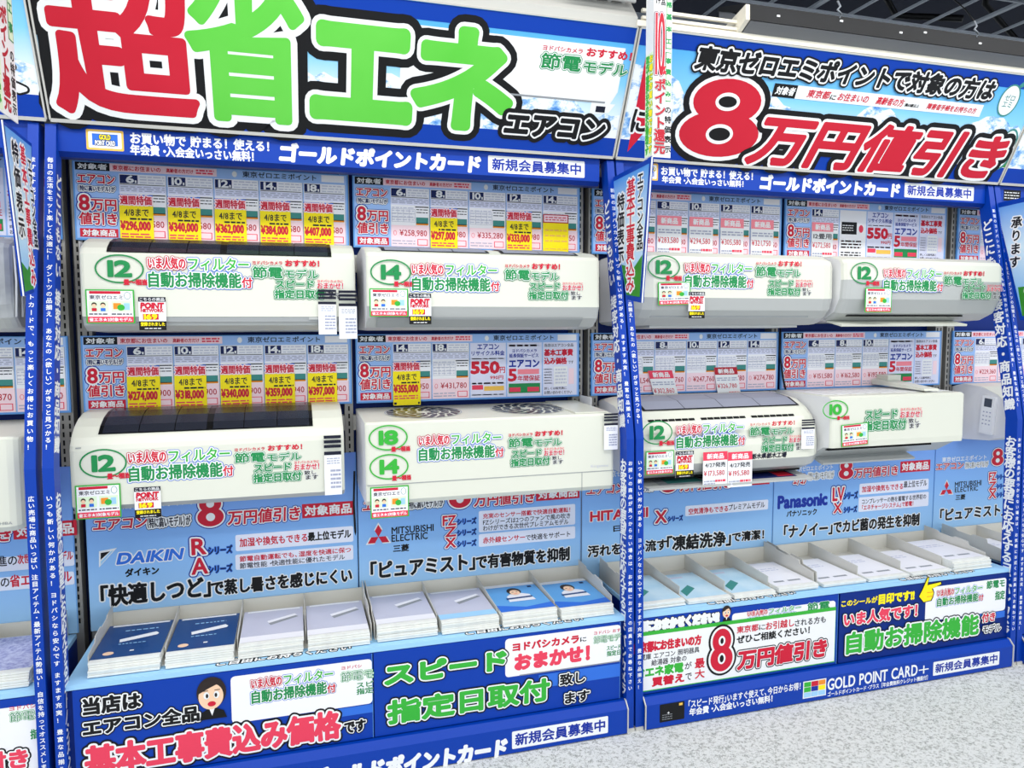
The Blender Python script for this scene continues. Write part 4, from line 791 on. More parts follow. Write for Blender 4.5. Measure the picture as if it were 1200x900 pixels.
def green_sticker(parent, F_, bb, tilt=0.0):
    x0, y0, x1, y1 = F_.box(*bb); w_, h_ = x1-x0, y1-y0; c = math.cos(tilt); s = math.sin(tilt)
    G = Frame(F_.w(x0, y0, .004), F_.ux*c+F_.uy*s, -F_.ux*s+F_.uy*c)
    b = MB(); b.slab(G, 0, 0, w_, h_, -.001, 0, 'green'); b.rect(G, w_*.03, h_*.2, w_*.97, h_*.96, 'paper'); b.rect(G, w_*.03, h_*.03, w_*.97, h_*.2, 'red_soft')
    b.rect(G, w_*.08, h_*.87, w_*.72, h_*.95, 'red', Z0*2); b.text(G, '東京ゼロエミ', w_*.08, h_*.71, w_*.76, h_*.83, K, z=Z0*2); b.ring(G, w_*.86, h_*.82, w_*.07, h_*.11, .0012, 'teal', Z0*2, 16)
    b.rect(G, w_*.06, h_*.34, w_*.47, h_*.66, 'green_pale', Z0*2); b.rect(G, w_*.52, h_*.34, w_*.94, h_*.66, 'green_pale', Z0*2)
    for xx in (.17, .35): b.ell(G, w_*xx, h_*.55, w_*.055, h_*.07, 'hair', Z0*3, 12); b.ell(G, w_*xx, h_*.52, w_*.045, h_*.055, 'skin', Z0*4, 12); b.rect(G, w_*(xx-.05), h_*.36, w_*(xx+.05), h_*.45, 'red' if xx < .2 else 'blue_mid', Z0*4)
    b.rect(G, w_*.56, h_*.42, w_*.72, h_*.6, 'orange', Z0*3); b.ell(G, w_*.72, h_*.47, w_*.08, h_*.09, 'green', Z0*4, 12); b.rect(G, w_*.78, h_*.4, w_*.9, h_*.6, 'sky_ice', Z0*3)
    b.dashes(G, w_*.06, h_*.24, w_*.46, h_*.31, 1, 'ink', .5, Z0*2); b.dashes(G, w_*.52, h_*.24, w_*.94, h_*.31, 1, 'ink', .5, Z0*2)
    b.text(G, '省エネ★3対象モデル', w_*.06, h_*.06, w_*.94, h_*.165, [('paper', .03)], z=Z0*2)
    b.build('green_sticker', parent)
def point_sticker(parent, F_, bb):
    x0, y0, x1, y1 = F_.box(*bb); w_, h_ = x1-x0, y1-y0; G = Frame(F_.w(x0, y0, .005), F_.ux, F_.uy)
    b = MB(); b.slab(G, 0, 0, w_, h_, -.001, 0, 'white'); b.rect(G, 0, h_*.86, w_, h_, 'ink'); b.text(G, 'こちらの商品', w_*.05, h_*.88, w_*.95, h_*.98, WT, z=Z0*2)
    b.text(G, 'POINT', w_*.08, h_*.66, w_*.9, h_*.82, [('red', .07)], z=Z0*2, shear=.1); b.text(G, 'NETWORK', w_*.08, h_*.55, w_*.9, h_*.64, [('red', .06)], z=Z0*2)
    b.rect(G, w_*.15, h_*.32, w_*.72, h_*.49, 'red', Z0*2); b.text(G, '169', w_*.2, h_*.33, w_*.66, h_*.48, st('yellow', bold=.06), z=Z0*3); b.rect(G, 0, 0, w_, h_*.27, 'black', Z0*2); b.text(G, '登録されました', w_*.06, h_*.13, w_*.94, h_*.24, st('yellow', bold=.04), z=Z0*3); b.dashes(G, w_*.2, h_*.03, w_*.8, h_*.08, 1, 'white', .5, Z0*3)
    b.build('point_sticker', parent)
def strip_label(parent, F_, bb, tops=3):
    x0, y0, x1, y1 = F_.box(*bb); w_, h_ = x1-x0, y1-y0; G = Frame(F_.w(x0, y0, .007), F_.ux, F_.uy)
    b = MB(); b.slab(G, 0, 0, w_, h_*.74, -.001, 0, 'paper'); 
    for k in range(tops): b.slab(G, 0, h_*(.80+.08*k*3/max(tops, 3)), w_, h_*(.80+.08*k*3/max(tops, 3)+.05), -.001, .0005*k, 'ink')
    b.rect(G, 0, h_*.68, w_, h_*.74, 'ink'); b.dashes(G, w_*.15, h_*.52, w_*.9, h_*.64, 3, 'dash', .4); b.dashes(G, w_*.35, h_*.1, w_*.95, h_*.45, 5, 'dash', .5, Z0*2, 3)
    b.build('spec_label', parent)
def ac(name_lab, x0, x1, prof, FYa, spec, ink=None, rnd=.012, nlow=2, extra=None, body_m='ac_white'):
    th = thing('air_conditioner', ((x0+x1)/2, -.15, prof[-1][1]), name_lab, 'air conditioner')
    ac_body(x0, x1, prof, rnd, nlow=nlow, m=body_m).build('body', th); F_ = wallF(FYa-.0006); t = MB()
    for c in spec.get('num', []): num_sticker(t, F_, *c)
    if 'filt' in spec: blk_filter(t, F_, F_.box(*spec['filt']), res=3)
    if 'setsu' in spec: blk_setsu(t, F_, F_.box(*spec['setsu']), res=3)
    if 'speed' in spec: blk_speed(t, F_, F_.box(*spec['speed']), res=3)
    if extra: extra(t, F_, th)
    t.build('lettering', th)
    for g in spec.get('green', []): green_sticker(th, F_, g[:4], g[4] if len(g) > 4 else 0)
    for g in spec.get('point', []): point_sticker(th, F_, g)
    for g in spec.get('strip', []): strip_label(th, F_, g)
    return th
# upper row
pA1 = [(-.02, 1.715), (-.12, 1.722), (-.19, 1.716), (-.245, 1.700), (-.282, 1.680), (-.298, 1.660), (-.300, 1.475), (-.292, 1.470), (-.285, 1.448), (-.25, 1.432), (-.02, 1.425)]
def exA1(t, F_, th):
    b = MB(); b.box(.10, -.2985, 1.4595, .86, -.292, 1.4745, 'ac_trim'); b.box(.72, -.302, 1.466, .80, -.296, 1.474, 'ac_grey'); b.build('outlet_gap', th)
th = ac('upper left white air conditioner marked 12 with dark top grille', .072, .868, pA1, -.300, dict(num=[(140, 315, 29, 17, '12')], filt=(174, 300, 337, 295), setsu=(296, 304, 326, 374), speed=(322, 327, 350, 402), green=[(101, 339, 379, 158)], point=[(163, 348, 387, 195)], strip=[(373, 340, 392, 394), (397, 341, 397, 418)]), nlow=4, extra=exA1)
intake(th, .155, .785, [(-.12, 1.722), (-.19, 1.716), (-.245, 1.700), (-.282, 1.680), (-.294, 1.666)], 6, gap=3)
pA2 = [(-.02, 1.70), (-.20, 1.712), (-.30, 1.698), (-.352, 1.680), (-.362, 1.668), (-.365, 1.508), (-.350, 1.470), (-.310, 1.440), (-.25, 1.430), (-.02, 1.430)]
def exA2(t, F_, th):
    b = MB(); b.prism([(-.352, 1.466), (-.355, 1.472), (-.32, 1.4455), (-.316, 1.440)], .93, 1.64, 'ac_trim'); b.build('louvre_flap', th)
th = ac('upper row white air conditioner marked 14 beside the middle post', .898, 1.700, pA2, -.365, dict(num=[(458, 319, 24, 15, '14')], filt=(483, 308, 341, 585), setsu=(592, 308, 328, 656), speed=(620, 330, 351, 683), green=[(433, 338, 371, 478)], point=[(479, 344, 380, 505)]), nlow=4, extra=exA2)
intake(th, .96, 1.30, [(-.20, 1.7125), (-.30, 1.698), (-.335, 1.686)], 3, 'filter_grey'); intake(th, 1.36, 1.62, [(-.20, 1.7125), (-.30, 1.698), (-.335, 1.686)], 2, 'filter_grey')
pA3 = [(-.02, 1.715), (-.20, 1.722), (-.30, 1.712), (-.335, 1.695), (-.345, 1.675), (-.348, 1.545), (-.335, 1.50), (-.305, 1.470), (-.26, 1.445), (-.02, 1.440)]
def exA3(t, F_, th):
    b = MB(); b.box(1.92, -.315, 1.474, 2.60, -.308, 1.480, 'ac_trim'); b.build('louvre_flap', th); b = MB(); b.prism([(-.25, 1.447), (-.25, 1.435), (-.05, 1.43), (-.05, 1.44)], 1.95, 2.6, 'ac_grey'); b.build('base_tray', th)
ac('upper row air conditioner with rounded ends right of the middle post', 1.845, 2.715, pA3, -.348, dict(num=[(778, 313, 19, 14, '12')], filt=(803, 307, 337, 883), setsu=(886, 305, 324, 939), speed=(900, 327, 346, 952), green=[(771, 331, 358, 809, .03)], point=[(806, 342, 373, 825)]), rnd=.07, nlow=4, extra=exA3)
pA4 = [(-.02, 1.715), (-.20, 1.722), (-.30, 1.716), (-.35, 1.700), (-.362, 1.685), (-.366, 1.62), (-.360, 1.545), (-.33, 1.49), (-.27, 1.462), (-.02, 1.450)]
def exA4(t, F_, th):
    b = MB(); b.prism([(-.335, 1.438), (-.338, 1.446), (-.25, 1.464), (-.25, 1.456)], 2.74, 3.37, 'ac_white'); b.build('louvre_flap', th); b = MB(); b.box(2.78, -.322, 1.4775, 3.36, -.310, 1.4835, 'slot'); b.build('outlet_gap', th)
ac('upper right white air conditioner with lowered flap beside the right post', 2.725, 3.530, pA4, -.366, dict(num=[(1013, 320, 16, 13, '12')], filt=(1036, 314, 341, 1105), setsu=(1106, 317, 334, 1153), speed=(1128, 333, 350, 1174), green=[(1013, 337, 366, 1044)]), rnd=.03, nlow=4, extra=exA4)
# lower row
pB1 = [(-.02, 1.163), (-.06, 1.175), (-.13, 1.172), (-.19, 1.160), (-.24, 1.140), (-.28, 1.112), (-.298, 1.090), (-.302, 1.075), (-.302, .905), (-.28, .888), (-.02, .885)]
def exB1(t, F_, th): t.rect(F_, .04, 1.083, .055, 1.086, 'mid_grey')
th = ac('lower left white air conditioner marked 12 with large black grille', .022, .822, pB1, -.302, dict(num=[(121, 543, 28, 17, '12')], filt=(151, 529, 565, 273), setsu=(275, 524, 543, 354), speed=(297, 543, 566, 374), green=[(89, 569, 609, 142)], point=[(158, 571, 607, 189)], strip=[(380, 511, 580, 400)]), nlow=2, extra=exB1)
intake(th, .105, .715, [(-.06, 1.175), (-.13, 1.172), (-.19, 1.160), (-.24, 1.140), (-.272, 1.118)], 6, gap=3)
pB2 = [(-.02, 1.145), (-.365, 1.135), (-.373, 1.128), (-.375, .935), (-.375, .878), (-.36, .862), (-.10, .862), (-.02, .875)]
def exB2(t, F_, th):
    b = MB(); b.box(.886, -.3762, .930, 1.752, -.3745, .9325, 'ac_trim'); b.box(1.63, -.3762, .862, 1.632, -.3745, .93, 'ac_trim'); b.build('panel_joint', th)
    T_ = Frame((0, -.02, 1.1455), (1, 0, 0), (0, -1*-.345, -1*-.010))
    for cx_ in (1.105, 1.49):
        b = MB(); cy_ = -.165
        b.ell(T_, cx_, cy_, .138, .138, 'ac_white', .0006); b.ring(T_, cx_, cy_, .136, .136, .003, 'dash', .0012)
        V = []
        for ring, (ra, rb, ns) in enumerate(((.130, .098, 18), (.092, .064, 14), (.057, .026, 9))):
            for k in range(ns):
                a0 = 6.2832*k/ns+ring*.3; a1 = a0+6.2832/ns*.70; sw = .26
                b.poly(T_, [(cx_+ra*math.cos(a0), cy_+ra*math.sin(a0)), (cx_+ra*math.cos(a1), cy_+ra*math.sin(a1)), (cx_+rb*math.cos(a1+sw), cy_+rb*math.sin(a1+sw)), (cx_+rb*math.cos(a0+sw), cy_+rb*math.sin(a0+sw))], 'intake', .0014)
        b.build('fan_grille', th)
    b = MB(); b.slab(T_, 1.615, -.33, 1.74, -.01, 0, .004, 'ac_white'); b.build('service_cover', th); t.text(F_, 'Kirigamine', 1.665, .943, 1.73, .955, [('dash_pale', 0)])
ac('box-shaped white air conditioner with two round fans on top', .884, 1.754, pB2, -.375, dict(num=[(455, 513, 23, 15, '18', 'green'), (456, 547, 23, 15, '14', 'green')], filt=(491, 510, 541, 590), setsu=(596, 507, 525, 659), speed=(599, 527, 547, 661), green=[(434, 571, 608, 479)], strip=[(707, 485, 527, 723)]), nlow=1, extra=exB2)
pB3 = [(-.02, 1.155), (-.08, 1.165), (-.20, 1.150), (-.27, 1.120), (-.31, 1.088), (-.335, 1.045), (-.345, .99), (-.345, .93), (-.33, .895), (-.29, .875), (-.02, .875)]
def exB3(t, F_, th):
    b = MB()
    for xa in (1.92, 2.14, 2.36):
        n_ = 7
        for k in range(n_): b.add([(xa+k*.028, -.3115, 1.0885), (xa+k*.028+.025, -.3115, 1.0885), (xa+k*.028+.025, -.3035, 1.096), (xa+k*.028, -.3035, 1.096)], [(0, 1, 2, 3)], 'intake_rim')
    b.build('vent_slots', th); b = MB(); b.box(1.90, -.29, .868, 2.60, -.05, .876, 'slot'); b.build('outlet_gap', th)
    b = MB(); b.prism([(-.36, .842), (-.36, .850), (-.12, .868), (-.12, .858)], 1.90, 2.24, 'ac_grey'); b.prism([(-.36, .842), (-.36, .850), (-.12, .868), (-.12, .858)], 2.25, 2.61, 'ac_grey'); fl = b.build('louvre_flap', th)
    T_ = Frame((0, -.36, .8505), (1, 0, 0), (0, .24, .018)); t2 = MB(); t2.rect(T_, 1.96, .03, 2.20, .15, 'mid_grey'); t2.rect(T_, 2.0, .045, 2.15, .12, 'teal', Z0*2); t2.rect(T_, 2.28, .03, 2.56, .16, 'navy'); t2.rect(T_, 2.48, .04, 2.55, .14, 'red_deep', Z0*2); t2.build('leaflet', fl)
    t.text(F_, '栃木県栃木工場', *F_.box(880, 532, 538, 921), [('ink', .04)], z=Z0*2, shear=.2)
th = ac('lower row round-ended air conditioner with an open flap and two price tags', 1.845, 2.665, pB3, -.345, dict(num=[(770, 507, 18, 14, '12')], filt=(793, 498, 526, 873), setsu=(879, 495, 511, 931), speed=(893, 512, 530, 944), green=[(756, 529, 557, 789)], point=[(791, 529, 560, 812)], strip=[(938, 492, 526, 953)]), rnd=.07, nlow=3, extra=exB3)
intake(th, 1.93, 2.60, [(-.06, 1.1615), (-.12, 1.160), (-.20, 1.150), (-.265, 1.1235)], 4, 'filter_grey')
F3 = wallF(-.353)
for i, (xa, p) in enumerate(((823, '173,580'), (852, '195,580'))):
    x0, y0, x1, y1 = F3.box(xa, 530, 571, xa+28.5); G = Frame((x0, -.353, y0), (1, 0, 0), (0, 0, 1)); 
    price_tag(G, 0, x1-x0, y1-y0, 0, p, 'red headed tag hanging at the %s on the round-ended air conditioner, reading ¥%s' % (('left', 'right')[i], p), 'pink', '新商品', '4/27発売', group='price tags on the boards')
pB4 = [(-.02, 1.165), (-.36, 1.165), (-.372, 1.158), (-.374, .985), (-.372, .962), (-.34, .958), (-.25, .905), (-.02, .895)]
def exB4(t, F_, th):
    b = MB(); b.box(2.69, -.345, .948, 3.20, -.25, .956, 'slot'); b.prism([(-.30, .882), (-.305, .890), (-.20, .925), (-.19, .915)], 2.70, 3.16, 'ac_grey'); b.build('louvre_flap', th)
    b = MB()
    for k in range(9): b.box(2.69+k*.072, -.30, 1.1652, 2.752+k*.072, -.06, 1.1668, 'ac_side')
    b.build('top_grille', th)
ac('lower row flat-fronted air conditioner marked 10 in the right bay', 2.675, 3.338, pB4, -.374, dict(num=[(979, 480, 15, 11, '10', 'green')], speed=(1013, 480, 505, 1080), green=[(986, 498, 524, 1017, .05)]), rnd=.012, nlow=3, extra=exB4)
b = MB(); b.prism([(-.34, 1.172), (-.335, 1.180), (-.06, 1.205), (-.04, 1.195), (-.05, 1.180)], 3.16, 3.235, 'ac_white'); b.box(3.19, -.11, 1.195, 3.26, -.04, 1.222, 'ac_white'); o = b.build('filter_nozzle'); tag(o, 'white duct piece lying on top of the air conditioner marked 10', 'air conditioner part')
pB5 = [(-.02, 1.155), (-.08, 1.172), (-.18, 1.165), (-.26, 1.135), (-.32, 1.09), (-.348, 1.03), (-.345, .99), (-.30, .95), (-.22, .925), (-.08, .912), (-.02, .92)]
th = ac('rounded air conditioner seen from its end beside the right post', 3.65, 4.45, pB5, -.348, dict(num=[(1250, 490, 15, 11, '6')]), rnd=.006, nlow=2)
SF = Frame((3.649, 0, 0), (0, -1, 0), (0, 0, 1))
b = MB(); 
rx0, ry0 = .185, .958; G = Frame((3.6495, -.185, .958), (0, -1, -.07), (0, -.07, 1)); b.slab(G, 0, 0, .062, .17, 0, .016, 'white'); o = b.build('remote_control', loc=(3.64, -.21, .958)); tag(o, 'white remote control with grey screen on the end of the rounded unit', 'remote control')
t = MB(); G2 = Frame(G.w(0, 0, .016), G.ux, G.uy); t.rect(G2, .012, .122, .050, .160, 'screen')
for r_ in range(4):
    for c_ in range(3): t.rrect(G2, .010+c_*.016, .096-r_*.018, .019+c_*.016, .101-r_*.018, .002, 'dash')
t.build('buttons', o)
for lab, z0, zs, mm in (('clear film wrapped air conditioner end at the left edge, upper row', 1.43, pA2, 'plastic_film'), ('white air conditioner end in film at the left edge, lower row', .86, pB2, 'ac_white')):
    th = ac(lab, -.88, -.085, zs, -.365 if z0 > 1 else -.375, dict(num=[(-300, 300, 15, 11, '12')]), rnd=.03, nlow=3 if z0 > 1 else 1, body_m=mm)
    b = MB(); zc = sum(z for _, z in zs)/len(zs)
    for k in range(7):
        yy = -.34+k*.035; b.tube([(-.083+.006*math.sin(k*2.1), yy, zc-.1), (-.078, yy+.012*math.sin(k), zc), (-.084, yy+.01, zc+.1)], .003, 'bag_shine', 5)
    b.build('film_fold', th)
    if z0 < 1: b = MB(); b.text(wallF(-.3757), 'TOSHIBA', -.17, .885, -.11, .893, [('mid_grey', 0)]); b.build('lettering', th)
# ================================================================== BROCHURE TRAYS
def tray(x0, x1, label, n=4):
    th = thing('brochure_tray', ((x0+x1)/2, -.2, .416), label, 'brochure tray')
    b = MB(); b.box(x0, -.375, .4155, x1, -.040, .418, 'tray_in'); b.build('tray_floor', th)
    b = MB(); b.box(x0, -.044, .418, x1, -.040, .480, 'tray_in'); b.build('tray_back', th)
    for i in range(n+1):
        x = x0+(x1-x0)*i/n; e = i in (0, n); b = MB()
        top = [(-.044, .480), (-.345, .466), (-.345, .418), (-.044, .418)]
        if e: top = [(-.044, .505), (-.12, .501), (-.13, .494), (-.20, .490), (-.21, .498), (-.28, .494), (-.285, .478), (-.365, .470), (-.37, .418), (-.044, .418)]
        b.prism(top, x-.0012, x+.0012, 'tray'); b.build('divider', th)
    return th
def cover_print(t, G, w_, h_, style):
    if style == 'blue':
        t.rect(G, 0, 0, w_, h_, 'cover_blue'); t.rect(G, .012, h_*.94, w_-.01, h_*.985, 'white', Z0*2); t.poly(G, [(w_*.28, h_*.52), (w_*.80, h_*.66), (w_*.85, h_*.60), (w_*.83, h_*.56), (w_*.30, h_*.43)], 'white', Z0*2); t.dashes(G, w_*.3, h_*.76, w_*.8, h_*.80, 1, 'sky_ice', .6, Z0*2, 10); t.dashes(G, w_*.3, h_*.36, w_*.7, h_*.39, 1, 'sky_ice', .6, Z0*2, 10); t.ell(G, w_*.22, h_*.13, w_*.08, h_*.05, 'skin', Z0*2, 16); t.rect(G, w_*.52, h_*.14, w_*.58, h_*.17, 'white', Z0*2)
    elif style == 'grey':
        t.rect(G, 0, 0, w_, h_, 'cover_grey'); t.rect(G, .012, h_*.94, w_-.01, h_*.985, 'white', Z0*2); t.poly(G, [(w_*.42, h_*.55), (w_*.86, h_*.72), (w_*.92, h_*.66), (w_*.46, h_*.46)], 'mid_grey', Z0*2); t.poly(G, [(w_*.40, h_*.60), (w_*.86, h_*.77), (w_*.90, h_*.71), (w_*.43, h_*.53)], 'cover_white', Z0*3); t.rect(G, 0, 0, w_, h_*.16, 'sky_ice' if random.random() < .5 else 'cover_white', Z0*2)
        t.dashes(G, w_*.1, h_*.2, w_*.5, h_*.28, 2, 'dash_pale', .5, Z0*2)
    elif style == 'sky':
        t.rect(G, 0, 0, w_, h_, 'cover_sky'); t.rect(G, 0, h_*.9, w_, h_, 'white', Z0*2); t.poly(G, [(0, 0), (w_, 0), (w_, h_*.18), (w_*.5, h_*.10), (0, h_*.24)], 'blue_mid', Z0*2)
        cx_, cy_ = w_*.5, h_*.42; t.poly(G, [(cx_-w_*.22, cy_-h_*.10), (cx_+w_*.28, cy_-h_*.10), (cx_+w_*.24, cy_+h_*.12), (cx_+w_*.08, cy_+h_*.20), (cx_-w_*.08, cy_+h_*.20), (cx_-w_*.2, cy_+h_*.1)], 'cover_white', Z0*3)
        t.ell(G, cx_, cy_+h_*.27, w_*.135, h_*.13, 'hair', Z0*4, 18); t.ell(G, cx_, cy_+h_*.22, w_*.095, h_*.10, 'skin', Z0*5, 18)
        for s in (-1, 1): t.rect(G, cx_+s*w_*.04-w_*.018, cy_+h_*.225, cx_+s*w_*.04+w_*.018, cy_+h_*.24, 'hair', Z0*6)
        t.rect(G, cx_-w_*.03, cy_+h_*.165, cx_+w_*.03, cy_+h_*.175, 'red_soft', Z0*6); t.poly(G, [(cx_-w_*.24, cy_-h_*.02), (cx_+w_*.26, cy_-h_*.0), (cx_+w_*.26, cy_+h_*.05), (cx_-w_*.24, cy_+h_*.03)], 'cover_blue', Z0*5); t.rect(G, w_*.82, h_*.80, w_*.9, h_*.86, 'navy', Z0*2)
    elif style == 'text': t.rect(G, .003, .003, w_-.003, h_-.003, 'cover_text')
    elif style == 'ice':
        t.rect(G, .003, .003, w_-.003, h_-.003, 'cover_ice'); t.poly(G, [(w_*.1, h_*.1), (w_*.5, h_*.35), (w_*.45, h_*.5), (w_*.12, h_*.3)], 'teal', Z0*2); t.rect(G, w_*.1, h_*.8, w_*.6, h_*.86, 'dash_pale', Z0*2)
    else:
        t.rect(G, .003, .003, w_-.003, h_-.003, 'cover_white'); t.rect(G, w_*.12, h_*.14, w_*.38, h_*.19, 'mid_grey', Z0*2); t.rect(G, w_*.48, h_*.14, w_*.80, h_*.19, 'mid_grey', Z0*2); t.dashes(G, w_*.15, h_*.6, w_*.75, h_*.75, 2, 'dash_pale', .4, Z0*2)
SN = {'blue': 'dark blue covered brochure', 'grey': 'pale grey covered brochure', 'sky': 'sky blue brochure showing a person', 'text': 'brochure with small lilac print all over', 'ice': 'pale ice blue brochure', 'plain': 'plain white brochure'}
def stack(x0, wd, style, n, where, th_=.0065, dep=.285):
    """separate booklets lying on each other, each a little out of line"""
    z = .4182
    for i in range(n):
        dx = random.uniform(-.002, .002); dy = random.uniform(-.004, .004); a = x0+.006+dx; e = x0+wd-.008+dx; y0, y1 = -.405+dy+.002*i, -.405+dy+dep+.002*i
        if e > x0+wd-.004: e = x0+wd-.004
        b = MB(); y1 = min(y1, -.048); r0 = max(y0, -.43)
        prof = [(r0, z), (r0, z+th_*.85), (r0+.02, z+th_), (y1, z+th_*.78), (y1, z)]
        b.prism([(p, q) for p, q in prof], a, e, 'page'); o = b.build('brochure')
        top = i == n-1
        if top: tag(o, '%s on top, %s' % (SN[style], where), 'brochure', 'brochures in the '+where)
        else: tag(o, 'brochure below the top one, '+where, 'brochure', 'brochures in the '+where)
        if top:
            G = Frame((a, r0+.02, z+th_), (1, 0, 0), (0, y1-r0-.02, -th_*.22)); t = MB(); cover_print(t, G, e-a, y1-r0-.02, style); t.build('cover', o)
        z += th_+.0002
T1 = 'grey brochure tray '
tray(.062, .893, T1+'at the left of the left bay'); tray(.903, 1.752, T1+'left of the middle post'); tray(1.845, 2.62, T1+'right of the middle post'); tray(2.635, 3.495, T1+'left of the right post'); tray(3.60, 4.45, T1+'beyond the right post'); tray(-.90, -.075, T1+'at the left edge')
ORD = ['first slot', 'second slot', 'third slot', 'fourth slot']
def fill(x0, x1, sty, ns, where):
    w_ = (x1-x0)/4
    for i, (s, n) in enumerate(zip(sty, ns)):
        if s: stack(x0+w_*i, w_, s, n, ORD[i]+', '+where)
fill(.062, .893, ['blue', 'blue', 'grey', 'grey'], [6, 6, 6, 6], 'leftmost full tray')
fill(.903, 1.752, ['grey', 'grey', 'sky', 'sky'], [7, 6, 6, 5], 'tray left of the middle post')
fill(1.845, 2.62, ['ice', 'ice', 'ice', 'plain'], [3, 2, 2, 3], 'tray right of the middle post')
fill(2.635, 3.495, ['plain', 'plain', 'plain', 'plain'], [2, 2, 2, 6], 'tray left of the right post')
fill(3.60, 4.45, ['plain', 'plain', None, None], [3, 3, 0, 0], 'tray beyond the right post')
fill(-.90, -.075, [None, 'text', 'text', 'text'], [0, 5, 5, 6], 'tray at the left edge')
# ================================================================== FLAGS AND STRIPS THAT STICK OUT
def flag(x, label, facing, cols, cat='flag sign'):
    """trapezoid board standing out from the post, read from one side"""
    th = thing('flag_sign', (x, -.35, 1.53), label, cat)
    P = [(-.20, 1.978), (-.552, 1.988), (-.492, 1.520), (-.375, 1.535)]
    b = MB(); V = [(x-.004, y, z) for y, z in P]+[(x+.004, y, z) for y, z in P]
    b.add(V, [(0, 1, 2, 3), (7, 6, 5, 4), (0, 4, 5, 1), (1, 5, 6, 2), (2, 6, 7, 3), (3, 7, 4, 0)], 'blue'); b.build('board', th)
    b = MB(); e0, e1 = (x-.0045, x-.0015) if facing == 'left' else (x+.0015, x+.0045); b.add([(e0, -.552, 1.988), (e1, -.552, 1.988), (e1, -.492, 1.52), (e0, -.492, 1.52), (e0, -.557, 1.988), (e1, -.557, 1.988), (e1, -.497, 1.52), (e0, -.497, 1.52)], [(0, 1, 2, 3), (7, 6, 5, 4), (0, 4, 5, 1), (3, 2, 6, 7), (0, 3, 7, 4), (1, 5, 6, 2)], 'white'); b.build('edge_strip', th)
    if facing == 'left': G = Frame((x-.0045, 0, 0), (0, -1, 0), (0, 0, 1))
    else: G = Frame((x+.0045, 0, 0), (0, 1, 0), (0, 0, 1))
    sg = 1 if facing == 'left' else -1
    U = lambda y: -y*sg
    t = MB(); t.poly(G, [(U(-.215), 1.962), (U(-.375), 1.552), (U(-.480), 1.540), (U(-.538), 1.970)] if sg < 0 else [(U(-.215), 1.962), (U(-.375), 1.552), (U(-.480), 1.540), (U(-.538), 1.970)], 'flag_sky')
    t.poly(G, [(U(-.335), 1.66), (U(-.375), 1.552), (U(-.480), 1.540), (U(-.497), 1.68), (U(-.43), 1.64)], 'grass', Z0*2)
    for s, y, z1, z0, sz, lay in cols: t.vtext(G, s, U(y), z1, z0, sz, lay, res=3, z=Z0*3)
    t.build('lettering', th)
LK = st('black', ('white', .14), bold=.03); LR = st('red', ('white', .13), bold=.025)
C1 = [('特価表示', -.325, 1.91, 1.665, .062, LK), ('基本工事費込み', -.405, 1.945, 1.56, .068, LR), ('エアコン全品', -.477, 1.955, 1.70, .048, LK)]
flag(1.80, 'blue edged sign with red and black vertical writing at the middle post', 'left', C1)
x = -.030; th = thing('flag_sign', (x, -.42, 1.53), 'blue edged sign with vertical writing at the left edge of the picture', 'flag sign')
P = [(-.325, 1.962), (-.545, 1.970), (-.455, 1.528), (-.373, 1.542)]
b = MB(); V = [(x-.004, y, z) for y, z in P]+[(x+.004, y, z) for y, z in P]; b.add(V, [(0, 1, 2, 3), (7, 6, 5, 4), (0, 4, 5, 1), (1, 5, 6, 2), (2, 6, 7, 3), (3, 7, 4, 0)], 'blue'); b.build('board', th)
b = MB(); b.add([(x+.0015, -.545, 1.970), (x+.0045, -.545, 1.970), (x+.0045, -.455, 1.528), (x+.0015, -.455, 1.528), (x+.0015, -.549, 1.970), (x+.0045, -.549, 1.970), (x+.0045, -.459, 1.528), (x+.0015, -.459, 1.528)], [(0, 1, 2, 3), (7, 6, 5, 4), (0, 4, 5, 1), (3, 2, 6, 7), (0, 3, 7, 4), (1, 5, 6, 2)], 'white'); b.build('edge_strip', th)
G = Frame((x+.0045, 0, 0), (0, 1, 0), (0, 0, 1)); t = MB(); t.poly(G, [(-.334, 1.952), (-.378, 1.552), (-.450, 1.540), (-.537, 1.960)], 'flag_sky'); t.poly(G, [(-.367, 1.66), (-.378, 1.552), (-.450, 1.540), (-.467, 1.62), (-.42, 1.60)], 'grass', Z0*2)
G = Frame((x+.0045, 0, 1.95), (0, 1, 0), (0, -.10, 1)); t.vtext(G, 'エアコン全品', -.365, -.035, -.28, .045, LK, res=3, z=Z0*3, wide=.75); t.vtext(G, '基本工事費込み', -.415, -.01, -.395, .054, LR, res=3, z=Z0*3, wide=.8); t.vtext(G, '特価表示', -.475, -.01, -.27, .058, LK, res=3, z=Z0*3, wide=.85)
t.build('lettering', th)
th = thing('flag_sign', (3.6, -.4, 1.46), 'large blue edged sign with black writing at the right edge', 'flag sign')
P = [(-.235, 1.965), (-.75, 1.99), (-.65, 1.45), (-.385, 1.463)]; x = 3.604
b = MB(); V = [(x-.006, y, z) for y, z in P]+[(x+.006, y, z) for y, z in P]; b.add(V, [(0, 1, 2, 3), (7, 6, 5, 4), (0, 4, 5, 1), (1, 5, 6, 2), (2, 6, 7, 3), (3, 7, 4, 0)], 'blue'); b.build('board', th)
G = Frame((x-.0065, 0, 0), (0, -1, 0), (0, 0, 1)); t = MB(); t.poly(G, [(.255, 1.945), (.395, 1.48), (.64, 1.47), (.735, 1.97)], 'flag_sky'); t.poly(G, [(.37, 1.60), (.395, 1.48), (.64, 1.47), (.66, 1.62)], 'grass', Z0*2); t.vtext(G, '承ります', .35, 1.90, 1.68, .05, LK, res=3, z=Z0*3); t.vtext(G, '取付工事', .45, 1.93, 1.55, .09, LK, res=3, z=Z0*3); t.build('lettering', th)
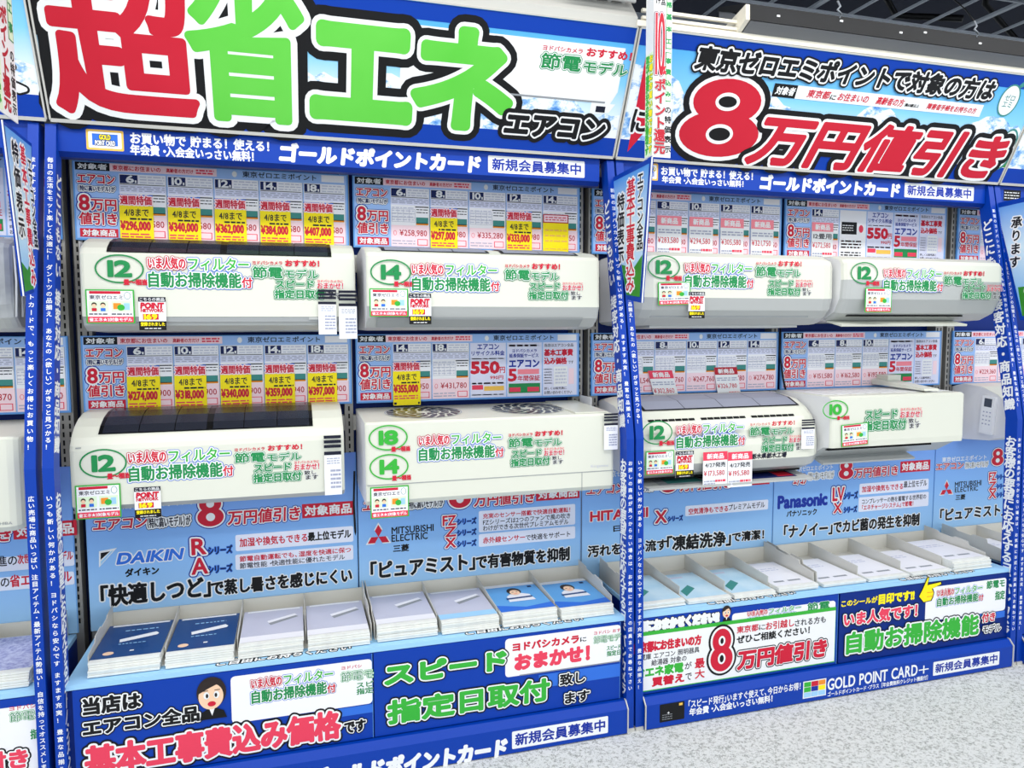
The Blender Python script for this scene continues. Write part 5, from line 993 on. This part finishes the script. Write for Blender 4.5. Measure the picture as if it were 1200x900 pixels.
def strip(x, sgn, label):
    th = thing('vertical_banner', (x, -.52, 1.99), label, 'hanging banner')
    z0, z1 = 1.992, 2.62; e = -.553
    b = MB(); b.box(x-.002, e, z0, x+.002, e+.054, z1, 'white'); b.box(min(x, x+sgn*.062), e-.002, z0-.004, max(x, x+sgn*.062), e+.001, z1, 'white'); b.build('folded_sheet', th)
    t = MB(); Fq = Frame((x, e-.002, 0), (1, 0, 0), (0, 0, 1)); a = 0 if sgn > 0 else -.062
    t.text(Fq, '10', a+.004, 2.245, a+.036, 2.44, st('red_deep', ('ink', .02), ('pinkpale', .012), bold=.004), res=4)
    t.text(Fq, '%', a+.030, 2.25, a+.041, 2.275, R_, z=Z0*4)
    t.vtext(Fq, 'ポイント還元', a+.022, 2.235, 1.998, .040, st('red_deep', ('ink', .09), ('white', .06), bold=.04), res=3, z=Z0*2)
    t.rect(Fq, a+.041, 2.33, a+.060, 2.60, 'green_dark'); t.rect(Fq, a+.0425, 2.333, a+.0585, 2.60, 'green_pale', Z0*2); t.vtext(Fq, '本体価格基本工', a+.0505, 2.60, 2.335, .018, [('green_dark', .06)], z=Z0*3)
    t.rect(Fq, a+.041, 2.165, a+.060, 2.32, 'green_dark'); t.rect(Fq, a+.0425, 2.168, a+.0585, 2.317, 'green_pale', Z0*2); t.vtext(Fq, '事費込み', a+.0505, 2.31, 2.172, .018, [('green_dark', .06)], z=Z0*3)
    t.vtext(Fq, 'の特価表示', a+.051, 2.155, 2.0, .024, [('black', .04)])
    t.vtext(Fq, 'お買い上げ', a+.012, 2.60, 2.46, .018, KB); t.vtext(Fq, 'エアコン全品', a+.030, 2.60, 2.46, .018, KB)
    Gq = Frame((x-sgn*.0022, 0, 0), (0, -sgn, 0), (0, 0, 1))
    t.rect(Gq, min(sgn*.501, sgn*.551), z0+.003, max(sgn*.501, sgn*.551), 2.32, 'green_pale')
    t.vtext(Gq, '取付工事費込みの安心価格です', sgn*.515, 2.315, z0+.01, .024, [('green', .08)], z=Z0*2); t.vtext(Gq, 'お得にお買い物できます', sgn*.539, 2.315, z0+.01, .024, st('yellow', ('green', .12), bold=.05), z=Z0*2)
    t.build('lettering', th)
strip(1.80, 1, 'white vertical banner with red 10 hanging at the middle post')
x = -.020; th = thing('vertical_banner', (x, -.53, 1.985), 'white vertical banner with green and red columns at the left edge', 'hanging banner')
b = MB(); b.box(x-.002, -.62, 1.985, x+.001, -.452, 2.62, 'white'); b.build('folded_sheet', th)
G = Frame((x+.001, 0, 0), (0, 1, 0), (0, 0, 1)); t = MB(); t.rect(G, -.62, 1.99, -.56, 2.62, 'green_pale'); t.vtext(G, 'エアコンお買い上げ取付工事費込み', -.59, 2.60, 2.0, .04, st('green', ('white', .1), bold=.06), z=Z0*2); t.vtext(G, 'ポイント還元', -.525, 2.26, 2.0, .05, st('red_deep', ('white', .06), bold=.05), res=3)
t.rect(G, -.492, 2.19, -.456, 2.6, 'green_dark'); t.rect(G, -.489, 2.193, -.459, 2.6, 'green_pale', Z0*2); t.vtext(G, '本体価格基本工事', -.474, 2.6, 2.2, .028, [('green_dark', .05)], z=Z0*3); t.vtext(G, 'の特価表示', -.474, 2.17, 2.0, .032, KB); t.text(G, '10', -.555, 2.29, -.50, 2.5, st('red_deep', ('ink', .03), ('pinkpale', .02), bold=.01), res=4); t.build('lettering', th)
# ================================================================== SMALL THINGS
def cable(pts, label, r=.004):
    b = MB(); b.tube(pts, r, 'cable', 6); o = b.build('cable'); tag(o, label, 'cable')
cable([(.872, -.06, .92), (.868, -.05, .80), (.874, -.03, .66), (.885, -.03, .55), (.862, -.03, .50), (.82, -.03, .49)], 'black cable hanging between the two lower posters of the left bay')
cable([(2.67, -.05, 1.44), (2.665, -.06, 1.32), (2.69, -.05, 1.22), (2.70, -.06, 1.16)], 'black cable hanging above the round-ended air conditioner')
cable([(2.70, -.05, .86), (2.71, -.03, .80), (2.68, -.03, .77), (2.60, -.03, .755)], 'thin black cable curling above the dark blue lettering of a poster', .0025)
def bracket(x, z, lab):
    b = MB(); b.prism([(-.03, z), (-.13, z-.09), (-.13, z-.10), (-.03, z-.03)], x-.002, x+.002, 'steel_light'); b.prism([(-.15, z+.01), (-.02, z+.01), (-.02, z-.04), (-.15, z-.04)], x-.006, x-.004, 'ac_side'); o = b.build('mounting_bracket'); tag(o, lab, 'bracket')
for x, z, lab in ((.885, 1.63, 'white wall bracket behind the air conditioner marked 14'), (.045, 1.70, 'white wall bracket beside the top left air conditioner'), (1.765, 1.16, 'white bracket right of the box-shaped air conditioner'), (1.72, 1.71, 'white bracket right of the air conditioner marked 14')): bracket(x, z, lab)
bpy.data.objects.remove(_to); bpy.data.curves.remove(_cu)
for o in bpy.data.objects:
    if '_abs' in o: del o['_abs']
